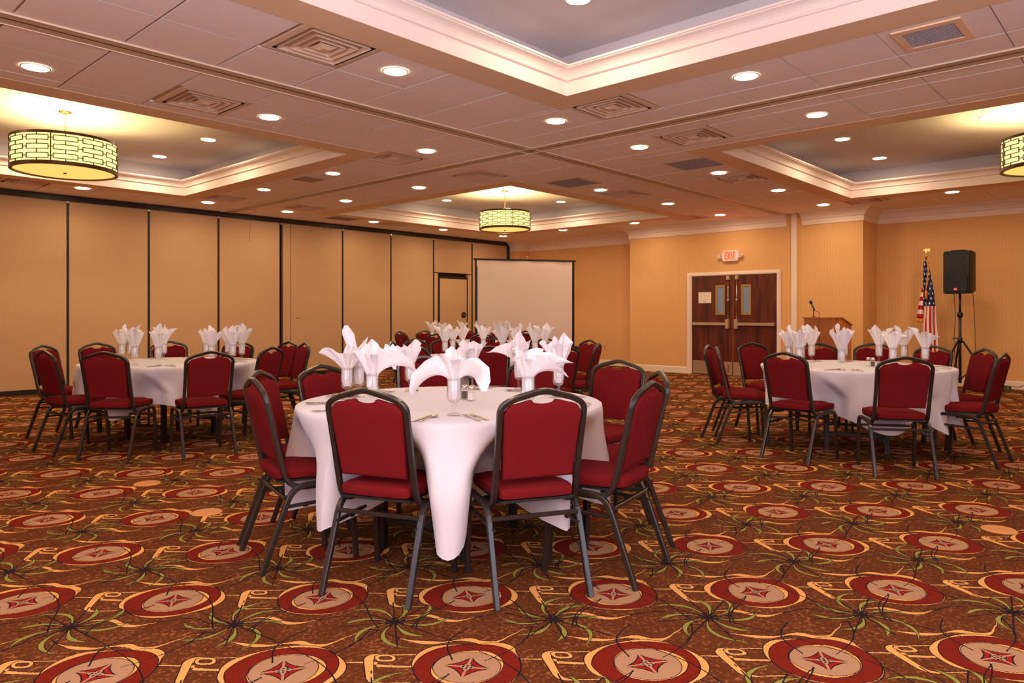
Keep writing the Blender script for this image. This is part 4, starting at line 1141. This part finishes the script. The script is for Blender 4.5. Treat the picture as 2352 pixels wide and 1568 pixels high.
# ------------------------------------------------------------------ exit sign
def exit_sign():
    y, z = 6.43, 2.365
    t = thing('exit_sign', 'white lit exit sign with two emergency lamp heads above doors', 'sign', (XR, y, z))
    WP = mat('white_sign_plastic', S(240, 214, 206), .5)
    pts = [(-.175, -.06), (-.14, -.105), (.14, -.105), (.175, -.06), (.175, .06), (.14, .105), (-.14, .105), (-.175, .06)]
    m = MB(); m.prism(pts, 0, -.06, 0); o = m.build('housing', WP, t); bevelled(o.data, .006, 2, 30)
    MB().box(-.064, -.06, -.115, .115, -.075, .085).build('face_plate', mat('sign_face', S(250, 176, 156), .5, emit=S(255, 120, 90), estr=.22), t)
    EX = emat('exit_red', (1.0, .07, .03, 1), .9)
    # block letters, read from the room (the reader looks along +x, so the text runs towards -y)
    lt = {'E': [(0, 0, .012, .1), (0, 0, .042, .014), (0, .043, .036, .057), (0, .086, .042, .1)], 'I': [(.012, 0, .026, .1)], 'T': [(.0, .086, .044, .1), (.015, 0, .029, .1)]}
    def letter(ch, oy):
        m = MB()
        if ch == 'X':
            for s_ in (1, -1):
                a = [(0, 0), (.014, 0), (.044, .1), (.03, .1)]; a = [((.044 - p) if s_ < 0 else p, q) for p, q in a]
                m.prism([(oy - p * 1.15, q * 1.45 - .068) for p, q in a], 0, -.068 - (.0006 if s_ > 0 else 0), -.0635)
        else:
            for (p0, q0, p1, q1) in lt[ch]: m.box(-.068, -.0635, oy - p1 * 1.15, oy - p0 * 1.15, q0 * 1.45 - .068, q1 * 1.45 - .068)
        m.build('letter', EX, t)
    for ch, oy in zip('EXIT', (.108, .052, -.006, -.052)): letter(ch, oy)
    for s_ in (-1, 1):
        m = MB(); m.smooth = True; m.M = Matrix.Translation((-.04, s_ * .215, .0)) @ Matrix.Rotation(R_(-90), 4, 'Y') @ Matrix.Rotation(R_(12 * s_), 4, 'X')
        m.lathe([(0, -.03), (.035, -.03), (.045, 0), (.045, .03), (.038, .036), (.032, .028)], 20); o = m.build('lamp_head', WP, t)
        m = MB(); m.M = Matrix.Translation((-.068, s_ * .215, .0)) @ Matrix.Rotation(R_(-90), 4, 'Y'); m.lathe([(0, 0), (.028, 0), (.028, .004), (0, .004)], 16); m.build('lamp_lens', mat('lamp_lens', S(196, 176, 166), .2), o)
        MB().box(-.05, -.01, s_ * .172 - .012, s_ * .172 + .012, -.02, .02).build('lamp_arm', WP, t)
    d = bpy.data.lights.new('exit_glow', 'AREA'); d.shape = 'RECTANGLE'; d.size = .22; d.size_y = .1; d.energy = 1.2; d.color = (1, .12, .06)
    o = bpy.data.objects.new('exit_glow', d); COL.objects.link(o); o.location = (XR - .08, y, z); o.rotation_euler = (R_(90), 0, R_(90))
exit_sign()

# ------------------------------------------------------------------ lectern with microphone
def lectern():
    rz = R_(162); cx, cy = 12.42, 4.27
    t = thing('lectern', 'oak lectern with fluted tambour front and sloped top', 'lectern', (cx, cy, 0), rz)
    # local +x = front, y across
    w, d, hf, hb = .30, .42, 1.15, 1.03
    m = MB(); m.prism([(-d / 2, 0), (d / 2 - .02, 0), (d / 2 - .02, hf), (0.02, hf), (-d / 2, hb)], 1, w - .02, w); m.build('side_panel', OAK, t)
    m = MB(); m.prism([(-d / 2, 0), (d / 2 - .02, 0), (d / 2 - .02, hf), (0.02, hf), (-d / 2, hb)], 1, -w, -w + .02); m.build('side_panel', OAK, t)
    MB().box(d / 2 - .03, d / 2 - .015, -w + .02, w - .02, 0, hf).build('front_panel', OAKD, t)
    n = 30; sl = None
    for i in range(n):
        if sl is None: m = MB(); m.box(0, .012, -.0068, .0068, .03, hf); me = m.mesh('slat', OAK); bevelled(me, .004, 1)
        sl = link('slat', me, t, loc=(d / 2 - .015, -w + .0105 + i * (2 * w - .021) / (n - 1), 0))
    m = MB(); m.prism([(d / 2 + .012, hf), (d / 2 + .012, hf + .022), (.02, hf + .022), (-d / 2 - .02, hb + .02), (-d / 2 - .02, hb), (.02, hf)], 1, -w - .015, w + .015); m.build('top', OAK, t)
    MB().box(-d / 2, d / 2 - .02, -w + .02, w - .02, .5, .52).build('shelf', OAK, t)
    # microphone
    c_, s_ = math.cos(rz), math.sin(rz)
    def wp(x, y, z): return (cx + x * c_ - y * s_, cy + x * s_ + y * c_, z)
    mt = thing('microphone', 'black microphone on a short stand atop the lectern', 'microphone', wp(.13, -.16, hf + .022), rz)
    m = MB(); m.smooth = True; m.lathe([(0, 0), (.03, 0), (.03, .006), (.012, .012), (.008, .016)], 16); m.build('base', BLACK, mt)
    m = MB(); m.smooth = True; m.tube([(0, 0, .01), (0, 0, .13)], .006, 8); m.build('stand', BLACK, mt)
    m = MB(); m.smooth = True; m.tube([(0, .02, .11), (0, -.04, .22)], .012, 10); m.build('handle', BLACK, mt)
    m = MB(); m.smooth = True; m.M = Matrix.Translation((0, -.055, .248)) @ Matrix.Rotation(R_(25), 4, 'X'); m.lathe([(0, -.03), (.018, -.026), (.024, -.008), (.024, .008), (.017, .024), (0, .03)], 16); m.build('grille', BLACKG, mt)
    P = [wp(.13, -.14, hf + .13), wp(.13, -.05, hf + .1), wp(.16, .0, hf + .06), wp(.222, .02, hf + .026), wp(.245, .03, hf - .1), wp(.235, .035, .7), wp(.24, .05, .3), wp(.3, .06, .008), wp(.2, .5, .008)]
    m = MB(); m.smooth = True; m.tube(fillet(P, .06, 4), .004, 6); tag(m.build('microphone_cable', BLACK), 'thin black microphone cable hanging down the lectern front', 'cable')
lectern()

# ------------------------------------------------------------------ speaker, stand, flag
def speaker():
    x, y = ray(2205, 11.55); a = math.atan2(-y, -x) - R_(27)
    st = thing('speaker_stand', 'black tripod stand holding the loudspeaker', 'speaker stand', (x, y, 0), a)
    m = MB(); m.smooth = True; m.tube([(0, 0, .12), (0, 0, 1.22)], .022, 12); m.build('lower_tube', BLACK, st)
    m = MB(); m.smooth = True; m.tube([(0, 0, 1.2), (0, 0, 1.56)], .017, 12); m.build('upper_tube', BLACK, st)
    m = MB(); m.smooth = True; m.lathe([(.03, 1.17), (.042, 1.18), (.042, 1.235), (.034, 1.25), (.02, 1.25)], 16); m.build('height_collar', BLACK, st)
    m = MB(); m.smooth = True; m.lathe([(.024, .76), (.036, .77), (.036, .84), (.024, .85)], 16); m.build('hub', BLACK, st)
    m = MB(); m.tube([(0, -.03, .84), (.02, -.12, .83)], .008, 8); m.build('clamp_knob', BLACK, st)
    for k in (100, 220, 340):
        c_, s_ = math.cos(R_(k)), math.sin(R_(k))
        m = MB(); m.sweep([(.04 * c_, .04 * s_, .79), (.52 * c_, .52 * s_, .015)], rsq(.013, .3)); lg = m.build('leg', BLACK, st)
        m = MB(); m.smooth = True; m.lathe([(0, 0), (.02, 0), (.022, .02), (.016, .035)], 10, (.52 * c_, .52 * s_, 0)); m.build('rubber_foot', BLACK, lg)
        m = MB(); m.sweep([(.02 * c_, .02 * s_, .2), (.27 * c_, .27 * s_, .42)], rsq(.008, .3)); m.build('brace', BLACK, st)
    m = MB(); m.smooth = True; m.lathe([(.024, .17), (.03, .175), (.03, .225), (.024, .23)], 12); m.build('brace_collar', BLACK, st)
    t = thing('loudspeaker', 'black moulded loudspeaker on the tripod stand', 'speaker', (x, y, 1.545), a)
    # body: front +x, trapezoid tapering to the back
    hw, hh, dp = .205, .685, .34
    def sec(s, w, h0, h1, n=4, r=.04):
        P = []
        for (sy, sz, a0) in ((1, 0, 270), (1, 1, 0), (-1, 1, 90), (-1, 0, 180)):
            cy = sy * (w - r); cz = (h1 - r) if sz else (h0 + r)
            for k in range(n + 1): q = R_(a0 + 90 * k / n); P.append((s, cy + r * math.cos(q), cz + r * math.sin(q)))
        return P
    secs = [sec(.12, hw - .012, .012, hh - .012), sec(.105, hw, 0, hh), sec(.02, hw, 0, hh), sec(-.12, hw * .86, .02, hh - .01), sec(-.2, hw * .55, .1, hh - .12), sec(-.215, hw * .4, .14, hh - .18)]
    n = len(secs[0]); v = [p for s in secs for p in s]; f = []
    for i in range(len(secs) - 1):
        for k in range(n): l = (k + 1) % n; f.append((i * n + k, i * n + l, (i + 1) * n + l, (i + 1) * n + k))
    f += [tuple(range(n)), tuple(range((len(secs) - 1) * n, len(secs) * n))]
    m = MB(); m.add(v, f); m.build('cabinet', BLACK, t)
    # woofer grille (round-topped), horn mouth, ports
    P = [(-.17, .03), (.17, .03), (.175, .2)] + [(.175 * math.cos(R_(q)), .24 + .15 * math.sin(R_(q))) for q in range(0, 181, 15)] + [(-.175, .2)]
    m = MB(); m.prism(P, 0, .118, .135); o = m.build('grille', BLACKG, t); bevelled(o.data, .01, 2, 30)
    m = MB(); m.smooth = False
    m.add([(.122, -.155, .64), (.122, .155, .64), (.122, .10, .5), (.122, -.10, .5), (.085, -.06, .6), (.085, .06, .6), (.085, .05, .54), (.085, -.05, .54)], [(0, 1, 5, 4), (1, 2, 6, 5), (2, 3, 7, 6), (3, 0, 4, 7), (4, 5, 6, 7)])
    m.build('horn', mat('horn_black', S(34, 32, 32), .35), t)
    for s_ in (-1, 1):
        m = MB(); m.prism([(s_ * .07, .44), (s_ * .15, .44), (s_ * .16, .475), (s_ * .14, .5), (s_ * .09, .48)], 0, .119, .124); m.build('port', SLOT, t)
    ol = MB().box(.135, .139, -.022, .022, .055, .09).build('badge', emat('badge_red', (.95, .06, .03, 1), .75), t)  # badge is no lamp; a glow is put into its red
    MB().box(.139, .1395, -.013, -.004, .066, .08).box(.139, .1395, .002, .013, .066, .08).build('lettering', mat('badge_white', S(245, 220, 210), .6), ol)
    cu = bpy.data.curves.new('lettering', 'FONT'); cu.body = 'EON'; cu.size = .075; cu.extrude = .002; cu.align_x = 'CENTER'
    cu.materials.append(mat('embossed_black', S(30, 28, 28), .3))
    tmp = bpy.data.objects.new('lettering', cu); COL.objects.link(tmp); bpy.context.view_layer.update()
    me = bpy.data.meshes.new_from_object(tmp.evaluated_get(bpy.context.evaluated_depsgraph_get())); bpy.data.objects.remove(tmp)
    o = link('lettering', me, t); o.location = (.137, 0, .16); o.rotation_euler = (R_(90), 0, R_(90))
    for k in range(3): MB().box(-.04 + k * .05, -.02 + k * .05, -.1, .1, hh - .004, hh + .012).build('stacking_rib', BLACK, t)
    MB().box(-.02, .07, -hw - .004, -hw + .004, .26, .44).build('side_handle', SLOT, t)
    # cables down to the floor
    c_, s_ = math.cos(a), math.sin(a)
    def wp(p, q, z): return (x + p * c_ - q * s_, y + p * s_ + q * c_, z)
    for q0, lb in ((-.14, 'thin dark cable hanging from the loudspeaker, flag side'), (.15, 'thin dark cable hanging from the loudspeaker towards the picture edge')):
        q0 = -q0
        P = [wp(-.1, q0, 1.62), wp(-.16, q0, 1.2), wp(-.14, q0 * 1.15, .75), wp(-.18, q0 * 1.0, .3), wp(-.2, q0 * 1.4, .01), wp(-.1, q0 * 3, .01)]
        m = MB(); m.smooth = True; m.tube(fillet(P, .2, 5), .0045, 6); tag(m.build('speaker_cable', mat('brown_cable', S(70, 44, 26), .6), None), lb, 'cable')
speaker()
m = MB(); m.smooth = True
P = []
for i in range(60): a_ = i * .55; P.append((13.72 + .07 * math.cos(a_) * (1 + .3 * math.sin(i)), 2.0 + .1 * math.sin(a_), .012 + i * .0012))
P += [(13.8, 1.8, .07), (14.1, 1.4, .3), (14.15, .9, .5)]
m.tube(P, .005, 6); tag(m.build('cable_coil', mat('green_cable', S(58, 74, 60), .6)), 'dark green cable coiled on the carpet by the baseboard', 'cable')

def flag():
    x, y = ray(2127, 12.15); a = math.atan2(-y, -x)          # local +x towards the camera, +y = picture right... (checked below)
    t = thing('flag', 'American flag hanging in folds from a gold pole', 'flag', (x, y, 0), a)
    m = MB(); m.smooth = True; m.tube([(0, 0, .06), (0, 0, 2.2)], .013, 12); m.build('pole', BRASS, t)
    m = MB(); m.smooth = True; m.lathe([(0, 0), (.14, 0), (.15, .02), (.06, .05), (.025, .08), (.02, .12)], 24); m.build('base', BRASS, t)
    m = MB(); m.smooth = True; m.lathe([(.012, 2.17), (.02, 2.18), (.02, 2.2), (.008, 2.21), (.016, 2.225), (.01, 2.24), (0, 2.25)], 14); m.build('finial_base', BRASS, t)
    # small spread eagle on top
    m = MB()
    m.prism([(0, 2.24), (.012, 2.27), (.008, 2.31), (-.004, 2.335), (-.016, 2.31), (-.014, 2.26)], 0, -.008, .008)
    m.prism([(.006, 2.27), (.03, 2.28), (.062, 2.262), (.05, 2.29), (.07, 2.31), (.03, 2.322), (.006, 2.305)], 0, -.004, .004)
    m.prism([(-.01, 2.275), (-.034, 2.285), (-.044, 2.30), (-.03, 2.312), (-.012, 2.30)], 0, -.004, .004)
    m.build('eagle_finial', BRASS, t)
    # material of the draped cloth: u across, v down
    fm = bpy.data.materials.new('flag_cloth'); fm.use_nodes = True; nt = fm.node_tree; X.nt = nt
    b = nt.nodes['Principled BSDF']; b.inputs['Roughness'].default_value = .6
    uv = nt.nodes.new('ShaderNodeUVMap'); sp = nt.nodes.new('ShaderNodeSeparateXYZ'); nt.links.new(uv.outputs[0], sp.inputs[0])
    u, v = X(sp.outputs[0]), X(sp.outputs[1])
    stripe = ((u * 3.4 + v * .4)).fract().lt(.5)
    col = mixc(S(238, 222, 214), S(186, 26, 30), stripe)
    su = u * 3.0; sv = v * 9 ; row = sv.floor(); off_ = (row * .5).fract()
    cu_ = (su + off_).fract() - .5; cv_ = sv.fract() - .5
    ax, ay = cu_ * .083 * 1.0, cv_ * .062
    r = (ax * ax + ay * ay).sqrt(); th = (ax.op('ARCTAN2', ay) / (2 * PI / 5) + .5).fract() - .5
    star = (r * (1 + th.abs() * 0 ) ).lt((.5 - th.abs()).op('MULTIPLY', -.020) + .0185)
    star2 = r.lt(.0185 - th.abs() * .021)
    blue = mixc(S(30, 42, 92), S(240, 232, 228), star2)
    col = mixc(col, blue, v.lt(1.0)); nt.links.new(col.k, b.inputs['Base Color'])
    sm = bpy.data.materials.new('flag_side_cloth'); sm.use_nodes = True; nt = sm.node_tree; X.nt = nt; b = nt.nodes['Principled BSDF']; b.inputs['Roughness'].default_value = .6
    uv = nt.nodes.new('ShaderNodeUVMap'); sp = nt.nodes.new('ShaderNodeSeparateXYZ'); nt.links.new(uv.outputs[0], sp.inputs[0]); v = X(sp.outputs[1])
    col = mixc(S(240, 222, 214), S(186, 26, 30), (v * 3.5).fract().lt(.5)); nt.links.new(col.k, b.inputs['Base Color'])
    def sheet(name, rows, NU, uvf, m_, depth=.05, ph=0):
        v = []; f = []; uvs = []
        for j, (z, l, r_) in enumerate(rows):
            for i in range(NU + 1):
                q = i / NU; yy = l + (r_ - l) * q
                v.append((.03 + depth * math.sin(q * 9 + ph + j * .12) * min(1, .25 + j / len(rows)), yy, z)); uvs.append(uvf(q, j / (len(rows) - 1), z))
        for j in range(len(rows) - 1):
            for i in range(NU): k = j * (NU + 1) + i; f.append((k, k + 1, k + NU + 2, k + NU + 1))
        mb = MB(); mb.smooth = True; mb.add(v, f); me = mb.mesh(name, m_)
        ul = me.uv_layers.new(name='UVMap')
        for lp_ in me.loops: ul.data[lp_.index].uv = uvs[lp_.vertex_index]
        o = link(name, me, t); s = o.modifiers.new('s', 'SOLIDIFY'); s.thickness = .004; return o
    # rows: z, left, right (y positive = picture right when viewed from the camera is -y; sign set by SG)
    SG = 1
    def Rw(z, l, r_): return (z, SG * l, SG * r_)
    def interp(tab, n):
        out = []
        for k in range(n + 1):
            z = tab[0][0] + (tab[-1][0] - tab[0][0]) * k / n
            for p, q in zip(tab, tab[1:]):
                if q[0] <= z + 1e-6 <= p[0] + 1e-5: w_ = (p[0] - z) / (p[0] - q[0]); out.append(Rw(z, p[1] + (q[1] - p[1]) * w_, p[2] + (q[2] - p[2]) * w_)); break
        return out
    zc = 1.36
    tab = [(2.10, -.035, .03), (1.95, -.04, .055), (1.75, -.045, .09), (1.55, -.04, .12), (zc, -.035, .14), (1.1, -.045, .15), (.8, -.04, .175), (.45, -.03, .2)]
    sheet('flag_cloth', interp(tab, 48), 28, lambda q, w_, z: (q, (2.10 - z) / (2.10 - zc) if z > zc else 1.0 + (zc - z)), fm, .035)
    tab = [(1.66, -.06, -.03), (1.5, -.09, -.035), (1.3, -.12, -.04), (1.15, -.135, -.045)]
    sheet('flag_fold', interp(tab, 14), 8, lambda q, w_, z: (q, (1.66 - z) / .51), sm, .02, 1)
    GF = mat('gold_fringe', S(222, 140, 40), .7)
    sheet('fringe', interp([(1.15, -.137, -.043), (1.08, -.14, -.05)], 3), 8, lambda q, w_, z: (q, 0), GF, .02, 1)
    m = MB(); m.smooth = True; m.tube(fillet([(.03, .0, 2.13), (.05, SG * .03, 2.06), (.06, SG * .035, 1.92), (.06, SG * .01, 1.72), (.06, SG * .0, 1.62)], .05, 4), .011, 8); m.build('gold_cord', GF, t)
    m = MB(); m.smooth = True; m.lathe([(.006, 1.62), (.022, 1.6), (.018, 1.55), (.026, 1.48), (0, 1.48)], 12, (.06, 0, 0)); m.build('tassel', GF, t)
flag()

# ------------------------------------------------------------------ small things on the carpet
for (x, y), lb in ((pix(475, 1176, 0), 'tan round floor outlet cover on the carpet beside the nearest table'), (pix(2295, 1216, 0), 'tan round floor outlet cover on the open carpet under the flag table'), (pix(338, 1110, 0), 'tan round floor outlet cover in front of the panel-side table')):
    m = MB(); m.smooth = False; m.lathe([(0, .006), (.072, .006), (.074, .005), (.084, .004), (.09, .0)], 32)
    o = m.build('floor_outlet', mat('outlet_cover', S(204, 138, 74), .6, noise=(20, .3, S(180, 112, 56))), loc=(x, y, 0)); tag(o, lb, 'floor outlet', 'round floor outlet covers')
x, y = pix(177, 1008, 0)
tag(MB().prism([(-.03, -.02), (.035, -.012), (.03, .02), (-.02, .024)], 2, .002, .008).build('paper_scrap', mat('pink_scrap', S(240, 92, 84), .7), loc=(x, y, 0)), 'small pink paper scrap on the carpet by the panel-side table', 'litter')
